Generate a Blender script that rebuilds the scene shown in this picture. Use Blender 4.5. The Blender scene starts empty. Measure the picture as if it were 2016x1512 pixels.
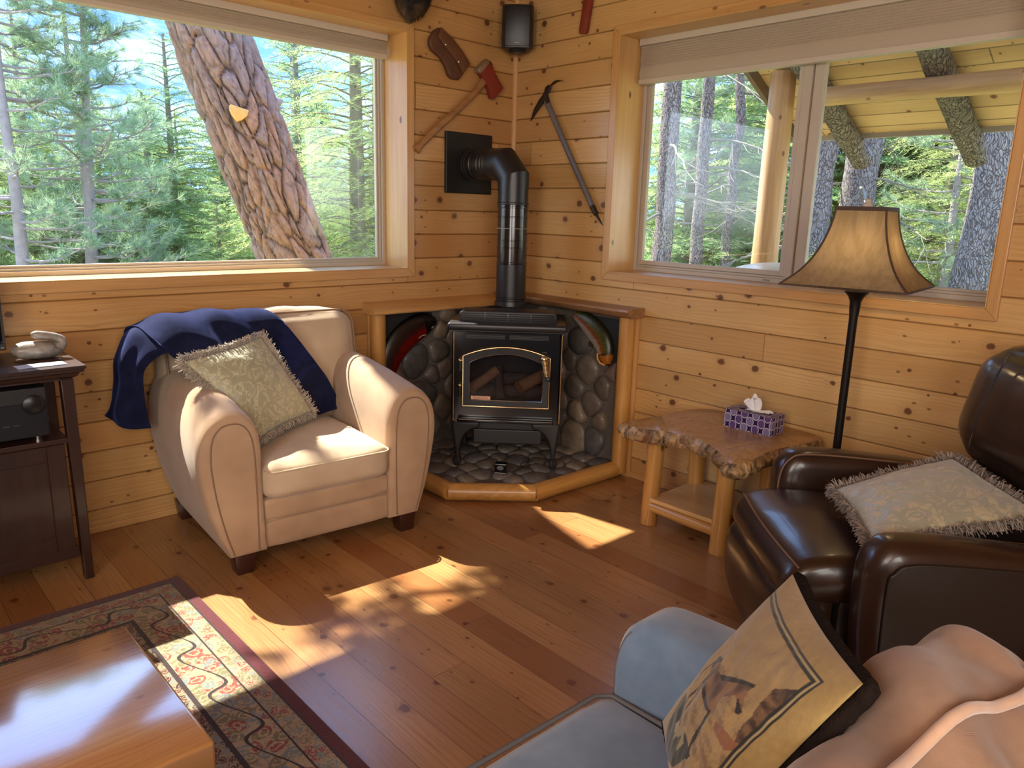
import bpy, bmesh, math, random
from mathutils import Vector, Matrix, noise as mnoise
C = bpy.context.scene.collection
PI = math.pi
sc = bpy.context.scene
V = Vector

# ------------------------------------------------------------------ object helpers
def thing(name, label, cat, loc=(0,0,0), rotz=0.0, group=None, kind=None):
    o = bpy.data.objects.new(name, None); C.objects.link(o)
    o.location = loc; o.rotation_euler = (0,0,rotz); o.empty_display_size = .05
    if label: o['label'] = label
    if cat: o['category'] = cat
    if group: o['group'] = group
    if kind: o['kind'] = kind
    return o

def obj(name, bm, mats, parent=None, smooth=None, world=False, mod=None):
    """Link bm as one mesh object. world=True: verts are in world space."""
    if not isinstance(mats, (list, tuple)): mats = [mats]
    me = bpy.data.meshes.new(name)
    if world and parent is not None:
        q = parent
        mtx = Matrix.Identity(4)
        chain = []
        while q is not None: chain.append(q); q = q.parent
        for q in reversed(chain):
            mtx = mtx @ Matrix.LocRotScale(q.location, q.rotation_euler, q.scale)
        bm.transform(mtx.inverted())
    bmesh.ops.recalc_face_normals(bm, faces=bm.faces)
    if smooth is not None:
        for f in bm.faces: f.smooth = True
    bm.to_mesh(me); bm.free()
    for m in mats: me.materials.append(m)
    if smooth is not None and smooth < 180:
        me.set_sharp_from_angle(angle=math.radians(smooth))
    o = bpy.data.objects.new(name, me); C.objects.link(o)
    if parent is not None: o.parent = parent
    if mod:
        for t, kw in mod:
            md = o.modifiers.new(t.lower(), t)
            for k, v in kw.items(): setattr(md, k, v)
    return o

def tag(o, label, cat, group=None, kind=None):
    if label: o['label'] = label
    if cat: o['category'] = cat
    if group: o['group'] = group
    if kind: o['kind'] = kind
    return o

def struct(o, kind='structure'):
    o['kind'] = kind; return o

def BM(): return bmesh.new()

# ------------------------------------------------------------------ shape helpers
def box(bm, a, b, bev=0.0, seg=2, mtx=None, mi=0):
    x0,y0,z0 = a; x1,y1,z1 = b
    x0,x1 = min(x0,x1),max(x0,x1); y0,y1 = min(y0,y1),max(y0,y1); z0,z1 = min(z0,z1),max(z0,z1)
    t = bmesh.new()
    r = bmesh.ops.create_cube(t, size=1)
    for v in t.verts:
        v.co = V((x0+(v.co.x+.5)*(x1-x0), y0+(v.co.y+.5)*(y1-y0), z0+(v.co.z+.5)*(z1-z0)))
    if bev > 0:
        bev = min(bev, .49*min(x1-x0,y1-y0,z1-z0))
        bmesh.ops.bevel(t, geom=t.edges[:], offset=bev, segments=seg, affect='EDGES', profile=.5)
    join(bm, t, mtx, mi)

def join(bm, t, mtx=None, mi=0):
    if mtx is not None: t.transform(mtx)
    mp = {}
    for v in t.verts: mp[v] = bm.verts.new(v.co)
    for f in t.faces:
        try:
            nf = bm.faces.new([mp[v] for v in f.verts]); nf.material_index = mi or f.material_index; nf.smooth = f.smooth
        except ValueError: pass
    t.free()

def frame_axes(d, up=None):
    d = d.normalized()
    ref = up if up is not None else (V((0,0,1)) if abs(d.z) < .95 else V((1,0,0)))
    s = d.cross(ref).normalized(); u = s.cross(d).normalized()
    return s, u

def tube(bm, pts, rads, seg=10, caps=True, closed=False, mi=0, sq=(1,1), jit=0, rnd=None):
    pts = [V(p) for p in pts]; n = len(pts)
    if not isinstance(rads, (list,tuple)): rads = [rads]*n
    rings = []; up = None
    for i,p in enumerate(pts):
        if closed: d = pts[(i+1)%n]-pts[i-1]
        else: d = pts[min(i+1,n-1)]-pts[max(i-1,0)]
        if d.length < 1e-9: d = V((0,0,1))
        s,u = frame_axes(d, up); up = u
        ring = []
        for k in range(seg):
            a = 2*PI*k/seg
            r = rads[i]*(1+(rnd.uniform(-jit,jit) if rnd else 0))
            ring.append(bm.verts.new(p + s*math.cos(a)*r*sq[0] + u*math.sin(a)*r*sq[1]))
        rings.append(ring)
    m = n if closed else n-1
    for i in range(m):
        A,B = rings[i], rings[(i+1)%n]
        for k in range(seg):
            f = bm.faces.new((A[k],A[(k+1)%seg],B[(k+1)%seg],B[k])); f.material_index = mi
    if caps and not closed:
        f = bm.faces.new(rings[0][::-1]); f.material_index = mi
        f = bm.faces.new(rings[-1]); f.material_index = mi
    return rings

def lathe(bm, prof, seg=24, mtx=None, mi=0, cap=True):
    """prof = [(r,z)...] about the z axis."""
    t = bmesh.new(); rings = []
    for r,z in prof:
        if r < 1e-6: rings.append([t.verts.new((0,0,z))])
        else: rings.append([t.verts.new((r*math.cos(2*PI*k/seg), r*math.sin(2*PI*k/seg), z)) for k in range(seg)])
    for A,B in zip(rings, rings[1:]):
        for k in range(seg):
            a0,a1 = A[k%len(A)],A[(k+1)%len(A)]; b0,b1 = B[k%len(B)],B[(k+1)%len(B)]
            vs = []
            for v in (a0,a1,b1,b0):
                if v not in vs: vs.append(v)
            if len(vs) > 2: t.faces.new(vs)
    if cap:
        if len(rings[0]) > 1: t.faces.new(rings[0][::-1])
        if len(rings[-1]) > 1: t.faces.new(rings[-1])
    join(bm, t, mtx, mi)

def grid(bm, fn, nu, nv, closed_u=False, closed_v=False, mi=None, thick=None):
    vs = [[bm.verts.new(fn(i/nu, j/nv)) for j in range(nv if closed_v else nv+1)] for i in range(nu if closed_u else nu+1)]
    fs = []
    for i in range(nu):
        for j in range(nv):
            i2 = (i+1)%len(vs) if closed_u else i+1
            j2 = (j+1)%len(vs[0]) if closed_v else j+1
            f = bm.faces.new((vs[i][j],vs[i2][j],vs[i2][j2],vs[i][j2]))
            if mi: f.material_index = mi(i/nu,j/nv) if callable(mi) else mi
            fs.append(f)
    return vs, fs

def prism(bm, pts2, lo, hi, axis='z', bev=0, mtx=None, mi=0, seg=2):
    """Extrude a 2-D outline. axis: direction of extrusion."""
    t = bmesh.new()
    def P(p, h):
        if axis == 'z': return (p[0],p[1],h)
        if axis == 'y': return (p[0],h,p[1])
        return (h,p[0],p[1])
    A = [t.verts.new(P(p,lo)) for p in pts2]; B = [t.verts.new(P(p,hi)) for p in pts2]
    n = len(pts2)
    for i in range(n): t.faces.new((A[i],A[(i+1)%n],B[(i+1)%n],B[i]))
    t.faces.new(A[::-1]); t.faces.new(B)
    bmesh.ops.recalc_face_normals(t, faces=t.faces)
    if bev > 0:
        es = [e for e in t.edges if len(e.link_faces)==2 and e.calc_face_angle(0) > .6]
        bmesh.ops.bevel(t, geom=es, offset=bev, segments=seg, affect='EDGES', profile=.5)
    join(bm, t, mtx, mi)

def lerp(a,b,t): return a+(b-a)*t
def cr(pts, t):
    """Catmull-Rom through pts (Vectors), t in 0..1."""
    n = len(pts)-1; f = min(max(t,0),1)*n; i = min(int(f), n-1); u = f-i
    p1,p2 = pts[i],pts[i+1]; p0 = pts[i-1] if i>0 else p1*2-p2; p3 = pts[i+2] if i+2<=n else p2*2-p1
    return .5*((2*p1)+(p2-p0)*u+(2*p0-5*p1+4*p2-p3)*u*u+(3*p1-p0-3*p2+p3)*u*u*u)
def smooth_path(pts, n):
    pts = [V(p) for p in pts]
    return [cr(pts, i/n) for i in range(n+1)]
def net(P):
    """Bicubic surface through a control net P[row][col] of points."""
    rows = [[V(p) for p in r] for r in P]
    def f(u,v):
        return cr([cr(r, v) for r in rows], u)
    return f
def nz(p, s=1.0, o=0.0): return mnoise.noise(V((p[0]*s+o, p[1]*s+o*1.7, p[2]*s-o)))

def soft_box(bm, a, b, r, n=8, puff=0.0, mtx=None, seed=0, wr=0.0, mi=0):
    """Rounded box with optional puffed faces and slight wrinkling (subdivided)."""
    t = bmesh.new()
    bmesh.ops.create_cube(t, size=2)
    bmesh.ops.subdivide_edges(t, edges=t.edges[:], cuts=n, use_grid_fill=True)
    c = (V(a)+V(b))/2; h = (V(b)-V(a))/2; h = V((abs(h.x),abs(h.y),abs(h.z)))
    r = min(r, min(h))
    for v in t.verts:
        p = v.co.copy()
        q = V((p.x*h.x, p.y*h.y, p.z*h.z))
        inner = V((max(-h.x+r,min(h.x-r,q.x)), max(-h.y+r,min(h.y-r,q.y)), max(-h.z+r,min(h.z-r,q.z))))
        d = q-inner
        if d.length > 1e-9: q = inner + d.normalized()*min(r, max(abs(d.x),abs(d.y),abs(d.z)))
        if puff:
            for ax in range(3):
                o1,o2 = [k for k in range(3) if k != ax]
                if abs(p[ax]) > .999:
                    q[ax] += math.copysign(puff*(1-abs(p[o1])**2.5)*(1-abs(p[o2])**2.5)*(1 if ax==2 else .6), p[ax])
        if wr:
            q += q.normalized()*nz(q, 9, seed)*wr
        v.co = q + c
    join(bm, t, mtx, mi)

def pillow(bm, c4, th, nrm, n=24, side=2.2, wr=0.0, seed=0.0, col=None, pinch=.06, back_mi=0, back_k=1.0):
    """Cushion through four 3-D corners (BL,BR,TR,TL); bulges th each side of the mid surface along nrm."""
    BL,BR,TR,TL = [V(p) for p in c4]; nrm = V(nrm).normalized()
    def mid(u,v):
        # edges curve inward between the corners
        uu = u; vv = v
        pu = pinch*(1-(2*v-1)**2)*0+pinch*(math.sin(PI*v)); pv = pinch*(math.sin(PI*u))
        uu = lerp(pu, 1-pu, u); vv = lerp(pv, 1-pv, v)
        return BL*(1-uu)*(1-vv)+BR*uu*(1-vv)+TR*uu*vv+TL*(1-uu)*vv
    def bulge(u,v):
        a = 1-abs(2*u-1)**side; b = 1-abs(2*v-1)**side
        return th*(max(a,0)**.6)*(max(b,0)**.6)
    cl = bm.loops.layers.color.new('Col') if col else None
    for s in (1,-1):
        def fn(u,v):
            p = mid(u,v)
            e = (u*(1-u)*v*(1-v))*16
            w = wr*nz(p, 16, seed)*min(1,e*2)+wr*.6*nz(p,38,seed+3)*min(1,e*2) if wr else 0
            return p + nrm*s*(bulge(u,v)*(1 if s > 0 else back_k)+w)
        vs,fs = grid(bm, fn, n, n)
        for k,f in enumerate(fs):
            if s < 0: f.material_index = back_mi
        if cl:
            for k,f in enumerate(fs):
                i,j = divmod(k,n)
                for l,(du,dv) in zip(f.loops, ((0,0),(1,0),(1,1),(0,1))):
                    c_ = col((i+du)/n,(j+dv)/n) if s > 0 else (.05,.03,.02)
                    l[cl] = (*c_,1)
    bmesh.ops.remove_doubles(bm, verts=bm.verts, dist=1e-5)
    return mid

def fringe(bm, mid, nrm, per_side=110, length=.04, w=.0035, rnd=None, sides=(0,1,2,3), puff=.02):
    """Short looped threads all round a cushion's seam."""
    nrm = V(nrm).normalized()
    cen = mid(.5,.5)
    for sd in sides:
        for i in range(per_side):
            t = (i+rnd.random())/per_side
            u,v = ((t,0),(1,t),(t,1),(0,t))[sd]
            p = mid(u,v); e = .02
            q = mid(min(1,max(0,u+(e if sd in (0,2) else 0))), min(1,max(0,v+(e if sd in (1,3) else 0))))
            tan = (q-p); tan = tan.normalized() if tan.length>1e-6 else V((1,0,0))
            out = (p-cen); out = (out - tan*out.dot(tan)); out = out.normalized()
            corner = min(t,1-t)
            if corner < .05: out = (out+ (p-cen).normalized()).normalized()
            L = length*rnd.uniform(.65,1.15)
            d = (out + nrm*rnd.uniform(-.6,.8) + tan*rnd.uniform(-.7,.7)).normalized()
            side = d.cross(nrm+V((.01,.02,.03))).normalized()
            side = (side*rnd.uniform(.4,1)+nrm*rnd.uniform(-.8,.8)).normalized()
            p0 = p + nrm*rnd.uniform(-.008,.012)
            p1 = p0 + d*L*.5 + nrm*rnd.uniform(-.006,.014)
            p2 = p0 + d*L + nrm*rnd.uniform(-.012,.008)
            ww = w*rnd.uniform(.7,1.3)
            vs = [bm.verts.new(x) for x in (p0-side*ww,p0+side*ww,p1+side*ww,p1-side*ww,p2+side*ww*.7,p2-side*ww*.7)]
            bm.faces.new((vs[0],vs[1],vs[2],vs[3])); bm.faces.new((vs[3],vs[2],vs[4],vs[5]))

def text_mesh(name, s, size, mat, parent, mtx, depth=.0006, align='CENTER'):
    cu = bpy.data.curves.new(name, 'FONT'); cu.body = s; cu.size = size; cu.extrude = depth
    cu.align_x = align; cu.align_y = 'CENTER'
    o = bpy.data.objects.new(name, cu); C.objects.link(o)
    dg = bpy.context.evaluated_depsgraph_get()
    me = bpy.data.meshes.new_from_object(o.evaluated_get(dg))
    bpy.data.objects.remove(o)
    me.transform(mtx); me.materials.clear(); me.materials.append(mat)
    o = bpy.data.objects.new(name, me); C.objects.link(o); o.parent = parent
    return o

def axes_mtx(x, y, z, o):
    x,y,z = V(x).normalized(),V(y).normalized(),V(z).normalized()
    return Matrix(((x.x,y.x,z.x,o[0]),(x.y,y.y,z.y,o[1]),(x.z,y.z,z.z,o[2]),(0,0,0,1)))
SUN_E = 11.5; SKY_E = 2.9; LAMP_E = 4.5; BACK_E = 45; SIDE_E = 45; EXPO = 0.82
# ------------------------------------------------------------------ material helpers
class NT:
    def __init__(s, name):
        s.m = bpy.data.materials.new(name); s.m.use_nodes = True
        s.t = s.m.node_tree; s.t.nodes.clear()
        s.out = s.n('ShaderNodeOutputMaterial')
    def n(s, typ, **kw):
        nd = s.t.nodes.new(typ)
        for k,v in kw.items(): setattr(nd, k, v)
        return nd
    def l(s, a, b): s.t.links.new(a, b)
    def put(s, sock, val):
        if hasattr(val, 'is_output') or isinstance(val, bpy.types.NodeSocket): s.l(val, sock)
        elif isinstance(val, (tuple,list)):
            sock.default_value = tuple(val) if len(val) == len(sock.default_value) else (*val, 1)
        else: sock.default_value = val
    def math(s, op, a, b=0.0, c=None, clamp=False):
        nd = s.n('ShaderNodeMath', operation=op, use_clamp=clamp)
        s.put(nd.inputs[0], a); s.put(nd.inputs[1], b)
        if c is not None: s.put(nd.inputs[2], c)
        return nd.outputs[0]
    def mix(s, f, a, b, blend='MIX'):
        nd = s.n('ShaderNodeMix', data_type='RGBA', blend_type=blend)
        s.put(nd.inputs[0], f); s.put(nd.inputs[6], a); s.put(nd.inputs[7], b)
        return nd.outputs[2]
    def remap(s, v, a, b, c=0.0, d=1.0, smooth=False):
        nd = s.n('ShaderNodeMapRange', interpolation_type='SMOOTHSTEP' if smooth else 'LINEAR')
        s.put(nd.inputs[0], v); s.put(nd.inputs[1], a); s.put(nd.inputs[2], b); s.put(nd.inputs[3], c); s.put(nd.inputs[4], d)
        return nd.outputs[0]
    def noise(s, vec, scale, detail=3, rough=.55, dist=0.0, color=False):
        nd = s.n('ShaderNodeTexNoise'); s.put(nd.inputs['Vector'], vec)
        nd.inputs['Scale'].default_value = scale; nd.inputs['Detail'].default_value = detail
        nd.inputs['Roughness'].default_value = rough; nd.inputs['Distortion'].default_value = dist
        return nd.outputs['Color' if color else 'Fac']
    def vor(s, vec, scale, feature='F1', dims='3D', rand=1.0, out='Distance', metric='EUCLIDEAN'):
        nd = s.n('ShaderNodeTexVoronoi', feature=feature, voronoi_dimensions=dims, distance=metric)
        s.put(nd.inputs['Vector'], vec); nd.inputs['Scale'].default_value = scale
        nd.inputs['Randomness'].default_value = rand
        return nd.outputs[out] if isinstance(out,str) else [nd.outputs[o] for o in out]
    def white(s, v):
        nd = s.n('ShaderNodeTexWhiteNoise', noise_dimensions='1D'); s.put(nd.inputs['W'], v)
        return nd.outputs['Value']
    def co(s, kind='Object'): return s.n('ShaderNodeTexCoord').outputs[kind]
    def sep(s, v):
        nd = s.n('ShaderNodeSeparateXYZ'); s.l(v, nd.inputs[0]); return nd.outputs
    def comb(s, x=0.0, y=0.0, z=0.0):
        nd = s.n('ShaderNodeCombineXYZ')
        for i,v in enumerate((x,y,z)): s.put(nd.inputs[i], v)
        return nd.outputs[0]
    def mapping(s, v, scale=(1,1,1), loc=(0,0,0), rot=(0,0,0)):
        nd = s.n('ShaderNodeMapping'); s.l(v, nd.inputs[0])
        nd.inputs['Scale'].default_value = scale; nd.inputs['Location'].default_value = loc; nd.inputs['Rotation'].default_value = rot
        return nd.outputs[0]
    def bump(s, h, strength=.3, dist=.01):
        nd = s.n('ShaderNodeBump'); s.l(h, nd.inputs['Height'])
        nd.inputs['Strength'].default_value = strength; nd.inputs['Distance'].default_value = dist
        return nd.outputs[0]
    def ramp(s, f, stops, interp='LINEAR'):
        nd = s.n('ShaderNodeValToRGB'); s.l(f, nd.inputs[0]); cr_ = nd.color_ramp; cr_.interpolation = interp
        while len(cr_.elements) < len(stops): cr_.elements.new(.5)
        for e,(p,c) in zip(cr_.elements, stops): e.position = p; e.color = (*c,1)
        return nd.outputs[0]
    def bsdf(s, color, rough=.5, metal=0.0, normal=None, spec=.5, coat=0.0, coat_rough=.1, sheen=0.0, sheen_tint=None, cior=1.5):
        b = s.n('ShaderNodeBsdfPrincipled')
        s.put(b.inputs['Base Color'], color); s.put(b.inputs['Roughness'], rough); s.put(b.inputs['Metallic'], metal)
        b.inputs['Specular IOR Level'].default_value = spec
        b.inputs['Coat Weight'].default_value = coat; b.inputs['Coat Roughness'].default_value = coat_rough; b.inputs['Coat IOR'].default_value = cior
        b.inputs['Sheen Weight'].default_value = sheen
        if sheen_tint: b.inputs['Sheen Tint'].default_value = (*sheen_tint,1)
        if normal is not None: s.l(normal, b.inputs['Normal'])
        return b.outputs[0]
    def done(s, shader):
        s.l(shader, s.out.inputs['Surface']); return s.m

def simple(name, col, rough=.5, metal=0.0, spec=.5, coat=0.0, var=0.0, vscale=8, bump=0.0, bscale=60, sheen=0.0, bdist=.002):
    t = NT(name); c = col; nrm = None
    if var:
        f = t.noise(t.co(), vscale, 3)
        c = t.mix(f, tuple(x*(1-var) for x in col), tuple(min(1,x*(1+var)) for x in col))
    if bump: nrm = t.bump(t.noise(t.co(), bscale, 2), bump, bdist)
    return t.done(t.bsdf(c, rough, metal, nrm, spec, coat, sheen=sheen))

def pine_boards(name, al, ac, B, z0, light, dark, knot=(.09,.03,.01), seg=2.6, rough=.32, coat=.25, kdens=.5, boardvar=.35, kscale=(5.6,6.6), redden=None, gap=0.0, gapd=.75, crough=.18, cior=1.5):
    """Knotty boards: al/ac = component along / across the boards (object space)."""
    t = NT(name); p = t.sep(t.co()); a, c = p[al], p[ac]
    row = t.math('FLOOR', t.math('DIVIDE', t.math('SUBTRACT', c, z0), B))
    rr = t.white(row)
    sg = t.math('FLOOR', t.math('DIVIDE', t.math('ADD', a, t.math('MULTIPLY', rr, seg*3.7)), seg))
    idn = t.math('ADD', t.math('MULTIPLY', row, 13.73), t.math('MULTIPLY', sg, 5.31))
    r1 = t.white(idn); r2 = t.white(t.math('ADD', idn, 71.3))
    # knots
    kv = t.comb(t.math('ADD', t.math('MULTIPLY', a, kscale[0]), t.math('MULTIPLY', r1, 31)), t.math('MULTIPLY', c, kscale[1]), 0.0)
    kn = t.noise(t.comb(t.math('MULTIPLY',a,38),t.math('MULTIPLY',c,38),r1),1.0,1)
    kd, kc = t.vor(kv, 1.0, dims='2D', out=('Distance','Color')); kd = t.math('ADD', kd, t.math('MULTIPLY', t.math('SUBTRACT', kn, .5), .07))
    krand = t.sep(kc)[0]
    krad = t.remap(krand, 1-kdens, 1.0, .02, .15)
    kmask = t.math('SUBTRACT', 1.0, t.remap(kd, t.math('MULTIPLY', krad, .55), t.math('ADD', krad, .004), smooth=True))
    kmask = t.math('MULTIPLY', kmask, t.math('GREATER_THAN', krand, 1-kdens))
    halo = t.math('MULTIPLY', t.remap(kd, .05, .36, 1.0, 0.0, True), t.remap(krand, 1-kdens, 1.0, .15, 1.0))
    # second, finer set of pin knots
    kd2, kc2 = t.vor(t.comb(t.math('MULTIPLY', a, 7.0), t.math('ADD', t.math('MULTIPLY', c, 12.0), t.math('MULTIPLY', r2, 17)), 3.0), 1.0, dims='2D', out=('Distance','Color'))
    kr2 = t.sep(kc2)[1]
    pin = t.math('MULTIPLY', t.math('SUBTRACT', 1.0, t.remap(kd2, .03, .085, smooth=True)), t.math('GREATER_THAN', kr2, .78))
    # grain
    wob = t.noise(t.comb(t.math('MULTIPLY', a, 1.1), t.math('MULTIPLY', c, 5.5), t.math('MULTIPLY', r1, 40)), 1.0, 1)
    cc = t.math('ADD', t.math('MULTIPLY', c, 1.0), t.math('ADD', t.math('MULTIPLY', wob, .11), t.math('MULTIPLY', halo, .02)))
    rings = t.math('SINE', t.math('ADD', t.math('MULTIPLY', cc, 330), t.math('MULTIPLY', r1, 60)))
    rings = t.math('MULTIPLY', t.remap(rings, .1, 1.0, 0.0, 1.0, True), t.remap(wob,.35,.66))
    fine = t.noise(t.comb(t.math('MULTIPLY', a, 3.0), t.math('MULTIPLY', cc, 160), t.math('MULTIPLY', r2, 30)), 1.0, 2, .65)
    blot = wob
    base = t.mix(t.remap(t.math('ADD', t.math('MULTIPLY', blot, .5), t.math('MULTIPLY', fine, .5)), .33, .67), dark, light)
    if redden: base = t.mix(t.math('MULTIPLY', t.math('POWER', r2, 1.5), .75), base, redden)
    base = t.mix(t.math('MULTIPLY', rings, t.remap(blot,.3,.7,.10,.38)), base, t.mix(.35, dark, knot))
    val = t.remap(r1, 0.0, 1.0, 1-boardvar, 1+boardvar*.45)
    base = t.mix(1.0, base, t.comb(val,val,val), 'MULTIPLY')
    base = t.mix(t.math('MULTIPLY', halo, t.remap(t.math('SINE',t.math('MULTIPLY',kd,95)),-.3,1,.22,.62)), base, t.mix(.35, dark, knot))
    base = t.mix(t.math('MULTIPLY', t.math('MAXIMUM', kmask, t.math('MULTIPLY', pin,.8)), .93), base, t.mix(kn, knot, tuple(x*2.2 for x in knot)))
    h = t.noise(t.comb(t.math('MULTIPLY', a, 3.0), t.math('MULTIPLY', c, 150), 0.0), 1.0, 1)
    if gap:
        fr = t.math('FRACT', t.math('DIVIDE', t.math('SUBTRACT', c, z0), B))
        e1 = t.math('MULTIPLY', t.math('MINIMUM', fr, t.math('SUBTRACT', 1.0, fr)), B)
        fs = t.math('FRACT', t.math('DIVIDE', t.math('ADD', a, t.math('MULTIPLY', rr, seg*3.7)), seg))
        e2 = t.math('MULTIPLY', t.math('MINIMUM', fs, t.math('SUBTRACT', 1.0, fs)), seg)
        e = t.remap(t.math('MINIMUM', e1, e2), gap*.35, gap, 1.0, 0.0)
        base = t.mix(t.math('MULTIPLY', e, gapd), base, (.05,.02,.008))
        h = t.math('SUBTRACT', h, t.math('MULTIPLY', e, 1.5))
    rg = t.remap(fine, .2, .8, rough*.8, rough*1.25)
    return t.done(t.bsdf(base, rg, normal=t.bump(h, .14, .002), coat=coat, coat_rough=crough, cior=cior))

def wood_part(name, light, dark, ax=2, rough=.35, scale=1.0, knots=True, coat=.2, kcol=(.12,.04,.015), bark=0.0):
    """Wood for a stick or board whose length runs along object axis ax."""
    t = NT(name); p = t.sep(t.co()); o = [i for i in range(3) if i != ax]
    a,b,c = p[ax],p[o[0]],p[o[1]]
    k = 42*scale
    f = t.noise(t.comb(t.math('MULTIPLY',a,2.2*scale), t.math('MULTIPLY',b,k), t.math('MULTIPLY',c,k)), 1.0, 2, .65, .5)
    g = t.noise(t.comb(t.math('MULTIPLY',a,1.1*scale), t.math('MULTIPLY',b,7*scale), t.math('MULTIPLY',c,7*scale)), 1.0, 1)
    col = t.mix(t.remap(t.math('ADD',t.math('MULTIPLY',f,.55),t.math('MULTIPLY',g,.45)),.32,.68), dark, light)
    if knots:
        d,cc = t.vor(t.comb(t.math('MULTIPLY',a,5*scale),t.math('MULTIPLY',b,9*scale),t.math('MULTIPLY',c,9*scale)),1.0,out=('Distance','Color'))
        km = t.math('MULTIPLY', t.math('SUBTRACT',1.0,t.remap(d,.06,.13,smooth=True)), t.math('GREATER_THAN', t.sep(cc)[0], .55))
        col = t.mix(t.math('MULTIPLY',km,.85), col, kcol)
    return t.done(t.bsdf(col, rough, coat=coat))

def fabric(name, c1, c2=None, rough=.9, weave=400, bump=.12, sheen=.3, var=12, stint=None):
    t = NT(name); c2 = c2 or tuple(x*.82 for x in c1)
    co = t.co()
    f = t.noise(co, var, 2, .6)
    w = t.noise(co, weave, 1)
    col = t.mix(t.remap(f,.3,.7), c2, c1)
    return t.done(t.bsdf(col, rough, normal=t.bump(w, bump, .002), sheen=sheen, spec=.2, sheen_tint=stint))

def vcol_mat(name, rough=.8, spec=.3, bump=0.0, bscale=200, sheen=0.0, mixn=0.0):
    t = NT(name); a = t.n('ShaderNodeVertexColor', layer_name='Col').outputs['Color']
    if mixn:
        f = t.noise(t.co(), 90, 3); v = t.remap(f,.25,.75,1-mixn,1+mixn)
        a = t.mix(1.0, a, t.comb(v,v,v), 'MULTIPLY')
    nrm = t.bump(t.noise(t.co(), bscale, 3), bump, .003) if bump else None
    return t.done(t.bsdf(a, rough, normal=nrm, spec=spec, sheen=sheen))

def glass_mat(name, tint=(.97,.985,.98), refl=1.0):
    t = NT(name)
    tr = t.n('ShaderNodeBsdfTransparent'); tr.inputs[0].default_value = (*tint,1)
    gl = t.n('ShaderNodeBsdfGlossy'); gl.inputs['Roughness'].default_value = .01
    lw = t.n('ShaderNodeLayerWeight'); lw.inputs[0].default_value = .5
    fr = t.math('ADD', .04, t.math('MULTIPLY', t.math('POWER', lw.outputs['Facing'], 4.5), .9))
    mx = t.n('ShaderNodeMixShader')
    t.l(t.math('MULTIPLY', fr, refl), mx.inputs[0]); t.l(tr.outputs[0], mx.inputs[1]); t.l(gl.outputs[0], mx.inputs[2])
    return t.done(mx.outputs[0])

def foliage_mat(name, c1, c2, trans=.45, tcol=None):
    t = NT(name)
    oi = t.n('ShaderNodeObjectInfo').outputs['Random']
    col = t.mix(t.remap(t.noise(t.co(), 4, 2),.35,.65), c2, c1)
    df = t.n('ShaderNodeBsdfDiffuse'); t.l(col, df.inputs[0])
    tl = t.n('ShaderNodeBsdfTranslucent')
    tcol = tcol or tuple(min(1,x*1.5) for x in c1)
    t.l(t.mix(.5, col, tcol), tl.inputs[0])
    mx = t.n('ShaderNodeMixShader'); mx.inputs[0].default_value = trans
    t.l(df.outputs[0], mx.inputs[1]); t.l(tl.outputs[0], mx.inputs[2])
    return t.done(mx.outputs[0])

def plated_bark(name, plate, plate2, gap):
    """Colours for the modelled plates: Col.r = depth of furrow, Col.g = plate tone."""
    t = NT(name); a = t.sep(t.n('ShaderNodeVertexColor', layer_name='Col').outputs['Color']); co = t.co()
    col = t.mix(a[1], plate, plate2)
    fl = t.noise(t.mapping(co,(1,1,.45)), 24, 5, .7); f2 = t.noise(t.mapping(co,(1,1,.3)), 70, 3, .6)
    col = t.mix(t.remap(fl,.35,.65,0,.6), col, tuple(x*.6 for x in plate2))
    col = t.mix(t.remap(f2,.5,.7,0,.35), col, tuple(min(1,x*1.35) for x in plate))
    col = t.mix(t.math('POWER', a[0], .8), col, gap)
    return t.done(t.bsdf(col, .95, normal=t.bump(t.math('ADD',fl,t.math('MULTIPLY',f2,.5)), .8, .02), spec=.15))

def bark_mat(name, plate, gap, plate2, scale=5.0, strength=.9, stretch=.38, lichen=None):
    """Plated bark: raised plates split by dark furrows; z = up the trunk in object space."""
    t = NT(name); co = t.co()
    warp = t.n('ShaderNodeMix', data_type='VECTOR'); 
    nv = t.noise(co, 3.2, 3, color=True)
    va = t.n('ShaderNodeVectorMath', operation='MULTIPLY_ADD'); t.l(nv, va.inputs[0]); va.inputs[1].default_value = (.22,.22,.5); t.l(co, va.inputs[2])
    m = t.mapping(va.outputs[0], (1,1,stretch))
    d = t.vor(m, scale, feature='DISTANCE_TO_EDGE')
    cc = t.vor(m, scale, out='Color')
    d2 = t.vor(m, scale*3.1, feature='DISTANCE_TO_EDGE')
    r = t.sep(cc)
    col = t.mix(r[0], plate, plate2)
    fl = t.noise(t.mapping(co,(1,1,.5)), 26, 4, .65)
    col = t.mix(t.remap(fl,.3,.7,0.0,.65), col, tuple(x*.62 for x in plate))
    if lichen: 
        lf = t.remap(t.noise(co, 4.5, 3), .60, .66)
        col = t.mix(t.math('MULTIPLY',lf,.8), col, lichen)
    crack = t.remap(d, .015, .085, 1.0, 0.0, True)
    col = t.mix(crack, col, gap)
    col = t.mix(t.math('MULTIPLY', t.remap(d2,.01,.06,1.0,0.0,True), .35), col, gap)
    h = t.math('ADD', t.remap(d, 0.0, .12), t.math('MULTIPLY', fl, .35))
    return t.done(t.bsdf(col, .95, normal=t.bump(h, strength, .03), spec=.15))
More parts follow.
